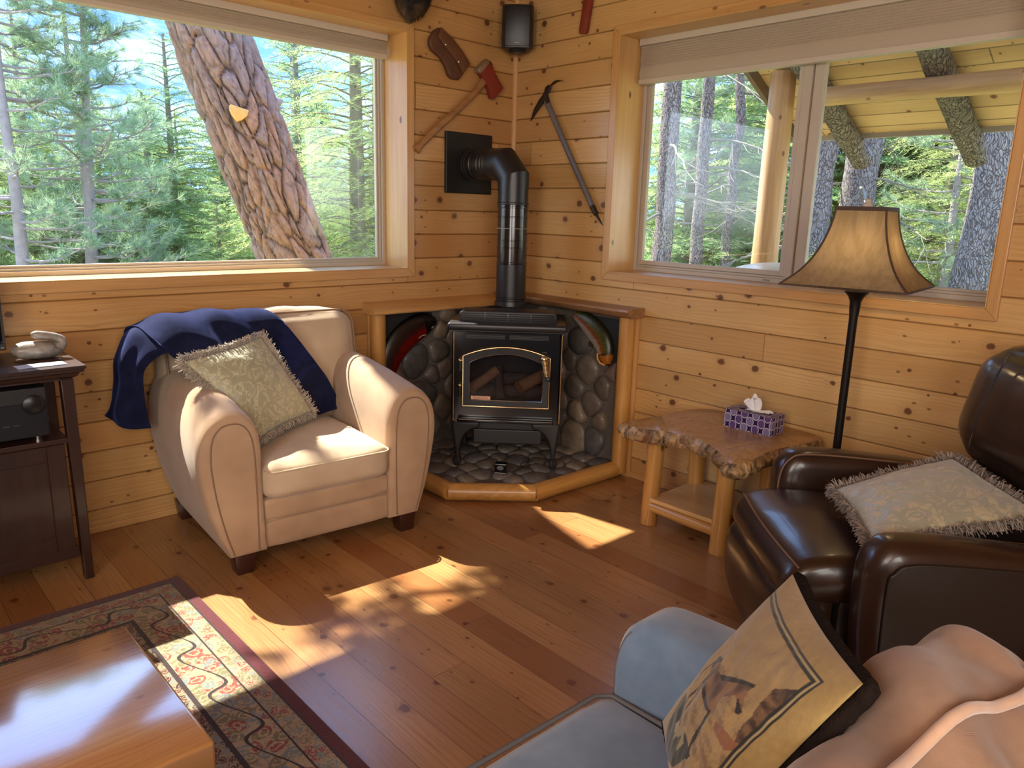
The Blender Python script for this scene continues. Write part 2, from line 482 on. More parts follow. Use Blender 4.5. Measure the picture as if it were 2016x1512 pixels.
# ------------------------------------------------------------------ materials
WB = .137                                   # wall board height
M = {}
M['wallL'] = pine_boards('pine_wall_left', 0, 2, WB, 1.0641, (.68,.415,.165), (.50,.265,.085), kdens=.6, redden=(.47,.215,.065), seg=5.2, boardvar=.17, gap=.0034, gapd=.5, knot=(.085,.03,.012))
M['wallR'] = pine_boards('pine_wall_right', 1, 2, WB, 1.0752, (.73,.48,.20), (.56,.325,.112), kdens=.6, redden=(.54,.28,.09), seg=6.5, boardvar=.15, gap=.0034, gapd=.5, knot=(.085,.03,.012))
M['floor'] = pine_boards('fir_floor', 1, 0, .135, -1.9, (.50,.28,.112), (.33,.16,.056), kdens=.5, seg=3.1, rough=.30, coat=.35, boardvar=.15, gap=.0016, redden=(.30,.11,.037))
M['trimx'] = wood_part('pine_trim_x', (.64,.375,.145), (.48,.245,.08), 0)
M['trimy'] = wood_part('pine_trim_y', (.64,.375,.145), (.48,.245,.08), 1)
M['trimz'] = wood_part('pine_trim_z', (.66,.385,.145), (.50,.255,.08), 2)
M['jamb'] = wood_part('pine_jamb', (.70,.44,.175), (.56,.31,.105), 2, knots=True)
M['jambx'] = wood_part('pine_jamb_x', (.70,.44,.175), (.56,.31,.105), 0)
M['jamby'] = wood_part('pine_jamb_y', (.70,.44,.175), (.56,.31,.105), 1)
M['vinyl'] = simple('tan_vinyl', (.50,.44,.35), .45, var=.04)
M['glass'] = glass_mat('window_glass')
M['ceil'] = pine_boards('pine_ceiling', 0, 1, WB, 0.0, (.60,.30,.09), (.45,.19,.05), kdens=.45)
M['brass'] = simple('brass', (.83,.62,.33), .22, 1.0)
M['chrome'] = simple('chrome', (.75,.75,.76), .15, 1.0)
M['black'] = simple('matte_black', (.012,.011,.012), .45, var=.15, bump=.05, bscale=120)
M['gloss_black'] = simple('gloss_black', (.008,.008,.009), .16, coat=.5)
M['dark_plastic'] = simple('dark_plastic', (.02,.02,.022), .38)

# ------------------------------------------------------------------ room shell
def wall(name, horiz, lo, hi, zmax, op, z0, mat, sgn):
    """Boards with V grooves facing the room, solid slab behind. horiz 'x' -> wall in plane y=0, 'y' -> plane x=0."""
    bm = BM(); o0,o1,oz0,oz1 = op; g,dp = .0055,.006
    def P(a,d,z): return (a,d,z) if horiz=='x' else (d,a,z)
    def quad(a0,a1,z0_,d0,z1_,d1):
        vs = [bm.verts.new(P(a0,d0,z0_)),bm.verts.new(P(a1,d0,z0_)),bm.verts.new(P(a1,d1,z1_)),bm.verts.new(P(a0,d1,z1_))]
        bm.faces.new(vs)
    k0 = math.floor((0-z0)/WB)
    edges = []
    k = k0
    while z0+k*WB < zmax: edges.append(z0+k*WB); k += 1
    edges.append(z0+k*WB)
    for a,b in zip(edges, edges[1:]):
        spans = [(a, a+g, dp, 0), (a+g, b-g, 0, 0), (b-g, b, 0, dp)]
        for s0,s1,d0,d1 in spans:
            cuts = sorted({max(0,min(zmax,s)) for s in (s0,s1,oz0,oz1) if s0-1e-9 <= s <= s1+1e-9 or s in (s0,s1)})
            for c0,c1 in zip(cuts,cuts[1:]):
                if c1-c0 < 1e-6: continue
                f = lambda s: lerp(d0,d1,(s-s0)/(s1-s0))
                inside = oz0-1e-6 <= c0 and c1 <= oz1+1e-6
                for a0,a1 in ([(lo,o0),(o1,hi)] if inside else [(lo,hi)]):
                    quad(a0,a1,c0,f(c0),c1,f(c1))
    def slab(a0,a1,z_0,z_1):
        A,B = P(a0,.007,z_0),P(a1,.27,z_1)
        box(bm, A, B)
    slab(lo,o0,0,zmax); slab(o1,hi,0,zmax); slab(o0,o1,0,oz0); slab(o0,o1,oz1,zmax)
    bmesh.ops.recalc_face_normals(bm, faces=bm.faces)
    me = bpy.data.meshes.new(name); 
    # open board sheet: force its normals into the room
    for f in bm.faces:
        c = f.calc_center_median(); d = c.y if horiz=='x' else c.x
        nn = f.normal.y if horiz=='x' else f.normal.x
        if d < .0065 and nn > 0: f.normal_flip()
    bm.to_mesh(me); bm.free(); me.materials.append(mat)
    o = bpy.data.objects.new(name, me); C.objects.link(o); return struct(o)

LW = (-3.12,-.819,1.148,2.41)       # left window opening x0,x1,z0,z1
RW = (-2.738,-.834,1.1625,2.411)    # right window opening y0,y1,z0,z1
ZC = 2.78
wall('wall_left', 'x', -5.2, .27, ZC, LW, 1.0641, M['wallL'], -1)
wall('wall_right', 'y', -5.2, .0, ZC, RW, 1.0752, M['wallR'], -1)
bm = BM(); box(bm, (-5.2,-5.2,-.12), (0,0,0)); struct(obj('floor', bm, M['floor']))
bm = BM(); box(bm, (-5.2,-5.2,ZC), (.27,.27,ZC+.12)); struct(obj('ceiling', bm, M['ceil']))
bm = BM(); box(bm, (-5.32,-5.32,0), (.27,-5.2,ZC)); struct(obj('wall_back', bm, M['ceil']))
bm = BM(); box(bm, (-5.32,-5.2,0), (-5.2,.27,ZC)); struct(obj('wall_side', bm, M['ceil']))
# quarter-round in the corner, skirting strips
bm = BM(); prism(bm, [(0,0),(-.022,0),(-.0205,-.0085),(-.0155,-.0155),(-.0085,-.0205),(0,-.022)], .985, ZC, 'z')
struct(obj('trim_1', bm, M['trimz']))
bm = BM(); box(bm, (-5.2,-.013,0), (-1.085,-.0,.032), .004); struct(obj('baseboard_left', bm, M['trimx']))
bm = BM(); box(bm, (-.013,-5.2,0), (0,-1.05,.032), .004); struct(obj('baseboard_right', bm, M['trimy']))

def window(name, horiz, op, outer, frame_d, mull=None):
    root = thing(name, None, None, kind='structure')
    a0,a1,z0,z1 = op; A0,A1,Z0,Z1 = outer
    ax = 'y' if horiz=='x' else 'x'
    mh = M['trimx'] if horiz=='x' else M['trimy']; jh = M['jambx'] if horiz=='x' else M['jamby']
    def pr(name_, outline, d0, d1, mat, bev=.003):
        bm = BM(); prism(bm, outline, d0, d1, ax, bev); return obj(name_, bm, mat, root)
    e = .004
    t_ = -.021
    for nm,ol,mt in (('casing',[(A0,Z0),(a0,z0),(a0,z1),(A0,Z1)],M['trimz']), ('casing',[(A1,Z0),(A1,Z1),(a1,z1),(a1,z0)],M['trimz']),
                  ('casing',[(A0,Z1),(a0,z1),(a1,z1),(A1,Z1)],mh), ('casing',[(A0,Z0),(A1,Z0),(a1,z0),(a0,z0)],mh)):
        pr(nm, ol, t_, 0, mt)
    jt = .0185; j0 = -.009
    for ol,mt in (([(a0,z0),(a0+jt*.0+.004,z0),(a0+.004,z1),(a0,z1)],M['jamb']), ([(a1-.004,z0),(a1,z0),(a1,z1),(a1-.004,z1)],M['jamb']),
               ([(a0,z0),(a1,z0),(a1,z0+.004),(a0,z0+.004)],jh), ([(a0,z1-.004),(a1,z1-.004),(a1,z1),(a0,z1)],jh)):
        pr('jamb', ol, -.024, .262, mt, .0012)
    # vinyl frame: stepped ring
    fd = frame_d
    def ring(b,u0,u1,v0,v1,w,d0,d1):
        for s in ((u0,u0+w,v0,v1),(u1-w,u1,v0,v1),(u0+w,u1-w,v0,v0+w),(u0+w,u1-w,v1-w,v1)):
            P = (lambda a,d,z:(a,d,z)) if horiz=='x' else (lambda a,d,z:(d,a,z))
            box(b, P(s[0],d0,s[2]), P(s[1],d1,s[3]), .002, 1)
    u0,u1,v0,v1 = a0+.004,a1-.004,z0+.004,z1-.004
    bm = BM(); ring(bm,u0,u1,v0,v1,.022,fd,fd+.055); ring(bm,u0+.022,u1-.022,v0+.022,v1-.022,.012,fd+.012,fd+.05)
    ring(bm,u0+.034,u1-.034,v0+.034,v1-.034,.012,fd+.022,fd+.046)
    obj('window_frame', bm, M['vinyl'], root)
    g0,g1,h0,h1 = u0+.044,u1-.044,v0+.044,v1-.044
    P = (lambda a,d,z:(a,d,z)) if horiz=='x' else (lambda a,d,z:(d,a,z))
    if mull:
        bm = BM(); m0,m1 = mull; mm = (m0+m1)/2
        box(bm, P(mm+.006,fd+.004,v0+.03), P(m1,fd+.05,v1-.03), .003, 1)
        box(bm, P(m0,fd+.016,v0+.03), P(mm+.002,fd+.05,v1-.03), .003, 1)
        box(bm, P(mm-.002,fd+.03,v0+.03), P(mm+.008,fd+.05,v1-.03))
        obj('mullion', bm, M['vinyl'], root)
        # sliding sash rails beside the mullion
        bm = BM(); ring(bm, m1-.002, g1+.012, v0+.036, v1-.036, .024, fd+.008, fd+.03); obj('sash', bm, M['vinyl'], root)
        for q0,q1,dd in ((g0,m0,.034),(m1,g1,.02)):
            bm = BM(); box(bm, P(q0,fd+dd,h0), P(q1,fd+dd+.004,h1)); obj('pane', bm, M['glass'], root)
    else:
        bm = BM(); box(bm, P(g0,fd+.034,h0), P(g1,fd+.038,h1)); obj('pane', bm, M['glass'], root)
    return root

w1 = window('window_1', 'x', LW, (-3.17,-.772,1.0995,2.4492), .197)
w2 = window('window_2', 'y', RW, (-2.780,-.7863,1.1176,2.457), .197, mull=(-1.872,-1.772))
# faint maker's mark on the right window's bottom rail
bm = BM(); box(bm, (.1955,-1.715,1.172), (.1975,-1.665,1.184), .0008, 1); mk = obj('maker_badge', bm, simple('badge_grey',(.45,.40,.32),.4), w2)
bm = BM()
for i,(y,w) in enumerate(((-1.676,.006),(-1.684,.005),(-1.691,.004),(-1.697,.004),(-1.704,.005))):
    box(bm, (.1950,y-w/2,1.176), (.1958,y+w/2,1.1805))
obj('badge_mark', bm, M['dark_plastic'], mk)

# ------------------------------------------------------------------ blinds
def blind_fabric():
    t = NT('blind_cloth'); col = (.62,.53,.42)
    df = t.n('ShaderNodeBsdfDiffuse'); df.inputs[0].default_value = (*col,1)
    tl = t.n('ShaderNodeBsdfTranslucent'); tl.inputs[0].default_value = (.62,.53,.42,1)
    mx = t.n('ShaderNodeMixShader'); mx.inputs[0].default_value = .3
    t.l(df.outputs[0],mx.inputs[1]); t.l(tl.outputs[0],mx.inputs[2]); return t.done(mx.outputs[0])
M['blind'] = blind_fabric()
M['blindrail'] = simple('blind_rail', (.55,.49,.40), .45)
def blind(label, horiz, a0, a1, ztop, zbot, d, pleat0, npl):
    root = thing('window_blind', label, 'blind', ((a0+a1)/2,d,ztop) if horiz=='x' else (d,(a0+a1)/2,ztop))
    P = (lambda a,dd,z:(a,dd,z)) if horiz=='x' else (lambda a,dd,z:(dd,a,z))
    bm = BM(); box(bm, P(a0,d-.03,ztop-.034), P(a1,d+.025,ztop), .004, 2); obj('headrail', bm, M['blindrail'], root, world=True)
    bm = BM(); box(bm, P(a0,d-.022,zbot), P(a1,d+.022,zbot+.026), .004, 2); obj('bottom_rail', bm, M['blindrail'], root, world=True)
    # stacked cells: front and rear zig-zag sheets, then a smooth dropped cell
    prof = []; zt,zb = ztop-.034, zbot+.026
    for i in range(npl*2+1):
        prof.append((-.019 if i%2 else -.0125, lerp(zt, pleat0, i/(npl*2))))
    prof += [(-.0175, lerp(pleat0,zb,.3)),(-.019,lerp(pleat0,zb,.6)),(-.015,zb)]
    loop = prof + [(-x,z) for x,z in reversed(prof)]
    bm = BM(); prism(bm, [(x+d,z) for x,z in loop], a0+.004, a1-.004, 'x' if horiz=='x' else 'y')
    if horiz=='x': pass
    obj('pleated_cloth', bm, M['blind'], root, world=True)
    hc = lerp(a0,a1,.62)
    bm = BM(); box(bm, P(hc-.018,d-.03,zbot+.001), P(hc+.018,d-.018,zbot+.006), .002,1); obj('pull_tab', bm, M['blindrail'], root, world=True)
blind('beige blind raised to the top of the left picture window above the armchair', 'x', -3.09, -.842, 2.408, 2.283, .155, 2.33, 4)
blind('beige pleated blind half raised in the right window, above the floor lamp', 'y', -2.725, -.848, 2.408, 2.178, .155, 2.265, 9)

# ------------------------------------------------------------------ hearth of river stones
rnd = random.Random(7)
def stones_mat(name, cols):
    t = NT(name); g = t.n('ShaderNodeNewGeometry').outputs['Random Per Island']
    stops = [(i/(len(cols)-1), c) for i,c in enumerate(cols)]
    c = t.ramp(g, stops); co = t.co()
    f = t.noise(co, 22, 4); sp = t.noise(co, 120, 3)
    v = t.remap(t.math('ADD',t.math('MULTIPLY',f,.65),t.math('MULTIPLY',sp,.35)),.3,.7,.6,1.3)
    return t.done(t.bsdf(t.mix(1.0,c,t.comb(v,v,v),'MULTIPLY'), .55, normal=t.bump(f,.25,.01), coat=.15))
M['stone'] = stones_mat('river_stone', [(.17,.12,.085),(.10,.085,.07),(.22,.16,.11),(.075,.07,.068),(.25,.19,.13),(.13,.105,.085),(.19,.13,.10),(.10,.10,.10)])
M['stonef'] = stones_mat('river_stone_floor', [(.22,.175,.135),(.14,.13,.13),(.26,.21,.155),(.11,.105,.105),(.22,.185,.165),(.16,.135,.115),(.28,.225,.18)])
M['mortar'] = simple('mortar', (.12,.10,.085), .95, var=.3, vscale=30, bump=.4, bscale=120, bdist=.004)

def cobbles(bm, inside, u0,u1,v0,v1, size, h, P, rnd, ar=1.35, seg=26, skip=None):
    """Domed river stones packed in a u,v plane; P(u,v,height) -> 3-D."""
    pts = []
    for _ in range(6000):
        p = (rnd.uniform(u0,u1), rnd.uniform(v0,v1)); s = size*rnd.uniform(.62,1.25)
        if all((p[0]-q[0])**2+(p[1]-q[1])**2 > (.5*(s+q[2]))**2 for q in pts): pts.append((p[0],p[1],s))
    for i,(x,y,s) in enumerate(pts):
        if not inside(x,y): continue
        if skip and skip(x,y): continue
        rs = []
        for k in range(seg):
            a = 2*PI*k/seg; dx,dy = math.cos(a),math.sin(a); r = s*.95
            for j,(X,Y,S) in enumerate(pts):
                if j == i: continue
                ex,ey = X-x,Y-y; d2 = ex*ex+ey*ey
                if d2 > (3*size)**2: continue
                pr = (dx*ex+dy*ey)
                if pr > 0:
                    w = s/(s+S)
                    r = min(r, w*d2/pr)
            rs.append(r)
        for _ in range(3): rs = [(rs[k-1]+2*rs[k]+rs[(k+1)%seg])/4 for k in range(seg)]
        hh = h*rnd.uniform(.7,1.3)*min(1,s/size+.2); g = .93
        tx,ty = rnd.uniform(-.25,.25),rnd.uniform(-.25,.25)
        rings = []
        for t in (1,.97,.88,.7,.45,.2):
            rings.append([bm.verts.new(P(min(u1-.006,max(u0+.006,x+math.cos(2*PI*k/seg)*rs[k]*g*t)), min(v1-.006,max(v0+.006,y+math.sin(2*PI*k/seg)*rs[k]*g*t)),
                        hh*(1-t**3)**.5*(1+(tx*math.cos(2*PI*k/seg)+ty*math.sin(2*PI*k/seg))*t)-(.004 if t==1 else 0))) for k in range(seg)])
        top = bm.verts.new(P(x,y,hh))
        for A,B in zip(rings,rings[1:]):
            for k in range(seg): bm.faces.new((A[k],A[(k+1)%seg],B[(k+1)%seg],B[k]))
        for k in range(seg): bm.faces.new((rings[-1][k],rings[-1][(k+1)%seg],top))

hearth = thing('stone_hearth', 'corner hearth of river stones edged with peeled logs, under the black stove', 'hearth', (-.5,-.5,0))
def in_fish_l(x,z): return (x+.66)**2/.05+(z-.86)**2/.02 < 0
FL = [(-.64,.90),(-.60,.84),(-.68,.79),(-.80,.74),(-.90,.68),(-.95,.60),(-1.0,.55),(-1.0,.90)]
FR = [(-.62,.91),(-.70,.84),(-.76,.74),(-.83,.66),(-.88,.62),(-.96,.62),(-.96,.91)]
def inpoly(P, x, y):
    c = False; n = len(P)
    for i in range(n):
        (x1,y1),(x2,y2) = P[i],P[(i+1)%n]
        if (y1>y)!=(y2>y) and x < (x2-x1)*(y-y1)/(y2-y1)+x1: c = not c
    return c
bm = BM(); box(bm, (-1.03,-.03,.02), (-.002,-.002,.925)); mort = obj('mortar_back', bm, M['mortar'], hearth, world=True)
bm = BM(); cobbles(bm, lambda x,z: -.975<x<-.05 and .09<z<.9, -1.0,-.035,.06,.925, .150,.034, lambda u,v,h:(u,-.03-h,v), rnd, skip=lambda x,z: inpoly(FL,x,z))
obj('stone_panel', bm, M['stone'], hearth, smooth=60, world=True)
bm = BM(); box(bm, (-.03,-.99,.02), (-.002,-.03,.925)); obj('mortar_back', bm, M['mortar'], hearth, world=True)
bm = BM(); cobbles(bm, lambda y,z: -.935<y<-.06 and .09<z<.9, -.965,-.035,.06,.925, .150,.034, lambda u,v,h:(-.03-h,u,v), rnd, skip=lambda x,z: inpoly(FR,x,z))
obj('stone_panel', bm, M['stone'], hearth, smooth=60, world=True)
hp = [(-.001,-.001),(-1.03,-.001),(-1.03,-.68),(-.70,-.975),(-.001,-.995)]
bm = BM(); prism(bm, hp, .001, .055, 'z'); obj('hearth_slab', bm, M['mortar'], hearth, world=True)
bm = BM(); ins = [(-.05,-.05),(-.98,-.05),(-.98,-.64),(-.68,-.915),(-.05,-.935)]
cobbles(bm, lambda x,y: inpoly(ins,x,y), -1.0,-.03,-.955,-.03, .125,.024, lambda u,v,h:(u,v,.055+h), rnd)
obj('stone_floor', bm, M['stonef'], hearth, smooth=60, world=True)
M['log'] = wood_part('peeled_log_z', (.64,.35,.095), (.42,.18,.042), 2, .34, coat=.25)
def log_mat(i): return wood_part('peeled_log_%d'%i, (.64,.35,.095), (.43,.19,.046), i, .34, coat=.25)
M['logx'],M['logy'] = log_mat(0),log_mat(1)
def log(bm, a, b, r, n=9, seg=16, wob=.04, r2=None, rnd=rnd):
    pts = []; rads = []
    for i in range(n+1):
        t = i/n; p = V(a).lerp(V(b),t); pts.append(p + V((rnd.uniform(-1,1),rnd.uniform(-1,1),rnd.uniform(-1,1)))*r*wob*.5)
        rads.append(lerp(r, r2 if r2 else r, t)*(1+rnd.uniform(-wob,wob)))
    tube(bm, pts, rads, seg)
for a,b,mt in (((-1.035,-.06,.047),(-1.035,-.70,.047),'logy'),((-1.04,-.695,.047),(-.70,-.995,.047),'logx'),((-.715,-.992,.047),(-.06,-1.008,.047),'logx')):
    bm = BM(); log(bm, a, b, .047, 8, 18, .02); obj('border_log', bm, M[mt], hearth, smooth=50, world=True)
for a,b in (((-1.045,-.05,.03),(-1.045,-.05,.915)),((-.05,-1.02,.03),(-.05,-1.02,.93))):
    bm = BM(); log(bm, a, b, .044, 10, 18, .02); obj('corner_post', bm, M['log'], hearth, smooth=50, world=True)
bm = BM(); box(bm,(-.022,-1.075,.0),(-.0005,-1.0,.925),.003); obj('post_backing', bm, M['trimz'], hearth, world=True)
bm = BM(); box(bm,(-1.09,-.022,.0),(-1.04,-.0005,.92),.003); obj('post_backing', bm, M['trimz'], hearth, world=True)
def shelf(prof, lo, hi, ax, mt, seed):
    bm = BM(); n = 36; rr = random.Random(seed); prev = None; k = len(prof)
    for i in range(n+1):
        s = lerp(lo,hi,i/n); ring = []
        end = min(1, i/2.5)
        for d,z in prof:
            w = 1+.10*nz((s*4,z*9,seed),1.3)+.04*nz((s*13,z*30,seed),1)
            dd = d*(w if d < -.03 else 1)
            zz = z + (.004*nz((s*7,d*20,2),1) if d < -.03 else 0)
            ring.append(bm.verts.new((s,dd,zz) if ax=='x' else (dd,s,zz)))
        if prev:
            for j in range(k): bm.faces.new((prev[j],prev[(j+1)%k],ring[(j+1)%k],ring[j]))
        else: bm.faces.new(ring)
        prev = ring
    bm.faces.new(prev[::-1])
    return obj('mantel_slab', bm, M[mt], hearth, smooth=40, world=True)
shelf([(-.001,.968),(-.025,.968),(-.055,.962),(-.10,.945),(-.13,.925),(-.135,.915),(-.13,.908),(-.001,.908)], -1.118, -.16, 'x', 'trimx', 1)
M['barkedge'] = wood_part('bark_edge_y', (.42,.22,.09), (.17,.075,.03), 1, .5)
shelf([(-.001,.983),(-.10,.983),(-.148,.978),(-.155,.968),(-.14,.95),(-.118,.935),(-.105,.93),(-.001,.93)], -1.098, -.01, 'y', 'barkedge', 5)

# ------------------------------------------------------------------ two fish set among the stones
M['vc_gloss'] = vcol_mat('painted_fish', .35, .5, mixn=.35)
def fish(name, label, spine, hs, plane, mat, colf, fins, mouth):
    """spine: (a,z) points from tail to nose; hs half-heights; built as a relief standing out from the stones."""
    root = thing(name, label, 'fish ornament', (spine[0][0],-.04,spine[0][1]) if plane=='x' else (-.04,spine[0][0],spine[0][1]))
    P = (lambda a,d,z:(a,d,z)) if plane=='x' else (lambda a,d,z:(d,a,z))
    bm = BM(); cl = bm.loops.layers.color.new('Col'); n = 40; seg = 20
    sp = smooth_path([(a,0,z) for a,z in spine], n); hh = smooth_path([(h,0,0) for h in hs], n)
    rings = []
    for i in range(n+1):
        d = (sp[min(i+1,n)]-sp[max(i-1,0)]).normalized(); up = V((-d.z,0,d.x)); r = max(hh[i].x,.002)
        rings.append([bm.verts.new(P(*( (sp[i]+up*math.cos(2*PI*k/seg)*r).x, -.058-.034*math.sin(2*PI*k/seg)*min(1,r/.04), (sp[i]+up*math.cos(2*PI*k/seg)*r).z))) for k in range(seg)])
    for i in range(n):
        for k in range(seg):
            f = bm.faces.new((rings[i][k],rings[i][(k+1)%seg],rings[i+1][(k+1)%seg],rings[i+1][k]))
            for l,(ii,kk) in zip(f.loops, ((i,k),(i,k+1),(i+1,k+1),(i+1,k))):
                l[cl] = (*colf(ii/n, math.cos(2*PI*kk/seg)),1)
    for rr_ in (rings[0][::-1], rings[-1]):
        f = bm.faces.new(rr_)
        for l in f.loops: l[cl] = (*colf(1,0),1)
    obj('body', bm, mat, root, smooth=60, world=True)
    for ol,fm in fins:
        bm = BM(); prism(bm, ol, -.082, -.06, 'y' if plane=='x' else 'x', .001, seg=1)
        obj('fin', bm, fm, root, world=True)
    for nm,pts,r,mt in mouth:
        bm = BM(); tube(bm, [P(a,d,z) for a,d,z in pts], r, 8); obj(nm, bm, mt, root, smooth=60, world=True)
    return root
def sc_(t,h): return .78+.3*abs(math.sin(t*62+h*3))*abs(math.sin(h*16+t*31))
def mixc(a,b,t): t = max(0,min(1,t)); return tuple(lerp(x,y,t) for x,y in zip(a,b))
def col_l(t,h):
    c = mixc((.46,.06,.035), (.17,.11,.085), (h+.3)/.4)
    c = tuple(x*sc_(t,h) for x in c)
    if h > .7: c = mixc(c,(.02,.018,.016),(h-.7)/.2)
    if t > .74: c = mixc(c,(.085,.068,.058),(t-.74)/.03)
    if abs(t-.745) < .012 and abs(h) < .8: c = (.012,.01,.01)
    if (t-.86)**2*4+(h-.35)**2*.25 < .006: c = (.16,.14,.09)
    if (t-.86)**2*4+(h-.35)**2*.25 < .002: c = (.005,.005,.005)
    return c
def col_r(t,h):
    if h > .35: c = mixc((.32,.34,.07),(.12,.13,.04),(h-.35)/.6)
    elif h > -.02: c = mixc((.55,.25,.17),(.34,.33,.08),(h+.02)/.35)
    else: c = (.60,.56,.50)
    if h > -.1: c = tuple(x*sc_(t,h) for x in c)
    if t > .80: c = mixc(c,(.62,.36,.11),(t-.80)/.05)
    if abs(t-.80) < .012 and abs(h) < .8: c = (.10,.06,.025)
    return c
fin_d = simple('fin_dark',(.03,.022,.018),.4); pale = simple('fin_pale',(.55,.50,.42),.4); fin_g = simple('fin_brown',(.05,.032,.02),.4)
fish('trout_ornament', 'dark red-bellied trout set among the stones left of the stove', [(-.995,.57),(-.96,.66),(-.89,.745),(-.80,.80),(-.72,.825),(-.655,.835)], [.06,.075,.085,.082,.066,.026], 'x', M['vc_gloss'], col_l,
    [([(-.86,.72),(-.83,.735),(-.84,.70),(-.865,.695)],fin_d)], [('fin_edge',[(-.80,-.097,.75),(-.775,-.099,.765),(-.745,-.094,.765)],.0022,pale),('jaw',[(-.70,-.088,.80),(-.67,-.084,.82),(-.652,-.072,.845)],.003,pale)])
fish('trout_ornament', 'olive and silver trout with an orange jaw set among the stones right of the stove', [(-.655,.90),(-.73,.865),(-.80,.815),(-.855,.765),(-.885,.70),(-.895,.645)], [.036,.060,.070,.068,.054,.026], 'y', M['vc_gloss'], lambda t,h: col_r(t,-h),
    [([(-.717,.840),(-.74,.853),(-.762,.822),(-.737,.815)],fin_g),([(-.765,.752),(-.795,.775),(-.812,.742),(-.776,.728)],fin_g)],
    [('jaw',[(-.855,-.096,.705),(-.860,-.100,.675),(-.876,-.094,.65),(-.90,-.08,.64)],.006,simple('jaw_orange',(.55,.30,.08),.4)),('eye',[(-.905,-.097,.705),(-.907,-.099,.70)],.006,fin_d)])

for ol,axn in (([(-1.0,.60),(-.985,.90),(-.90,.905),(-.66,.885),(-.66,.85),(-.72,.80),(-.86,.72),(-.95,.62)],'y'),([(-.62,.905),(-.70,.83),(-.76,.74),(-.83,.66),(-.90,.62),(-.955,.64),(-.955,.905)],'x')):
    bm = BM(); prism(bm, ol, -.036, -.03, axn); obj('niche_shade_plate', bm, simple('niche_shade',(.012,.011,.010),.7), hearth, world=True)  # flat black plates put in the shade of the recess round each fish
# ------------------------------------------------------------------ gas stove
stv = thing('gas_stove', 'black cast-iron stove with arched glass door on the stone hearth', 'stove', (-.62,-.66,.075), -PI/4)
Z0 = .075
def sp_(name, bm, mat, parent=None, smooth=None):
    bm.transform(Matrix.Translation((0,0,-Z0))); return obj(name, bm, mat, parent or stv, smooth=smooth)
gb = M['gloss_black']; mb = M['black']
def arch(w, zb, zs, zt, n=18):
    return [(-w,zb),(w,zb)]+[(w*math.cos(PI*k/n), zs+(zt-zs)*math.sin(PI*k/n)**.9) for k in range(n+1)]
def archc(w, zb, zs, zt, n=18):
    pts = [(-w,zb),(w,zb)]
    for k in range(n+1):
        x = w-2*w*k/n; pts.append((x, zs+(zt-zs)*(1-(x/w)**2)))
    return pts
bm = BM()
inner = archc(.215,.45,.695,.745); 
outer = [(-.30,.335),(.30,.335)]+[(.30-.60*k/18,.845) for k in range(19)]
A = [bm.verts.new((x,0,z)) for x,z in outer]; B = [bm.verts.new((x,0,z)) for x,z in inner]; D = [bm.verts.new((x,.04,z)) for x,z in inner]
n = len(A)
for i in range(n):
    for P_,Q_ in ((A,B),(B,D)):
        vs = []
        for v in (P_[i],P_[(i+1)%n],Q_[(i+1)%n],Q_[i]):
            if v not in vs: vs.append(v)
        if len(vs) > 2: bm.faces.new(vs)
box(bm,(-.30,0.0,.335),(-.285,.44,.845)); box(bm,(.285,0.0,.335),(.30,.44,.845)); box(bm,(-.30,.001,.335),(.30,.44,.36)); box(bm,(-.30,.001,.82),(.30,.44,.845)); box(bm,(-.30,.24,.335),(.30,.44,.845))
sp_('body', bm, gb, smooth=30)
bm = BM(); box(bm,(-.325,-.025,.85),(.325,.46,.892),.016,4); box(bm,(-.31,.0,.838),(.31,.45,.852)); sp_('top_plate', bm, simple('satin_black',(.02,.02,.022),.33), smooth=40)
bm = BM(); prism(bm, [(-.265,.89),(.265,.89),(.265,.938),(.25,.95),(-.25,.95),(-.265,.938)], .03,.20,'y',.004)
hump = sp_('vent_hood', bm, mb, smooth=40)
for k,(a,b) in enumerate(((-.25,-.13),(-.12,-.005),(.005,.12),(.13,.25))):
    bm = BM()
    for zz in (.903,.914,.925,.936): box(bm,(a,.027,zz),(b,.031,zz+.005))
    sp_('louver', bm, gb, hump)
bm = BM(); box(bm,(-.225,-.003,.803),(-.01,.004,.832),.002,1); box(bm,(.01,-.003,.803),(.225,.004,.832),.002,1)
vent = sp_('front_vent', bm, mb)
bm = BM()
for s0,s1 in ((-.22,-.014),(.014,.22)):
    for zz in (.809,.818,.827): box(bm,(s0,-.006,zz-.0015),(s1,-.002,zz+.0015))
sp_('vent_bar', bm, gb, vent)
# door
bm = BM(); o_ = archc(.236,.432,.712,.765); i_ = archc(.199,.468,.678,.728)
ring_y = ((-.018,o_),(-.024,[(lerp(a[0],b[0],.15),lerp(a[1],b[1],.15)) for a,b in zip(o_,i_)]),(-.022,i_),(-.004,i_),(-.002,o_))
RR = [[bm.verts.new((x,y,z)) for x,z in pts] for y,pts in ring_y]; n = len(o_)
for a in range(len(RR)):
    A,B = RR[a],RR[(a+1)%len(RR)]
    for i in range(n): bm.faces.new((A[i],A[(i+1)%n],B[(i+1)%n],B[i]))
door = sp_('door', bm, mb, smooth=35)
bm = BM(); tube(bm, [(x,-.021,z) for x,z in archc(.236,.432,.712,.765)][1:]+[(-.236,-.021,.432)], .0048, 8, closed=True); sp_('brass_trim', bm, M['brass'], door, smooth=60)
bm = BM(); tube(bm, [(x,-.023,z) for x,z in i_][1:]+[(-.199,-.023,.468)], .0018, 6, closed=True); sp_('glass_trim', bm, M['chrome'], door, smooth=60)
t = NT('stove_glass'); tr = t.n('ShaderNodeBsdfTransparent'); tr.inputs[0].default_value=(.72,.70,.70,1); gl = t.n('ShaderNodeBsdfGlossy'); gl.inputs['Roughness'].default_value=.06
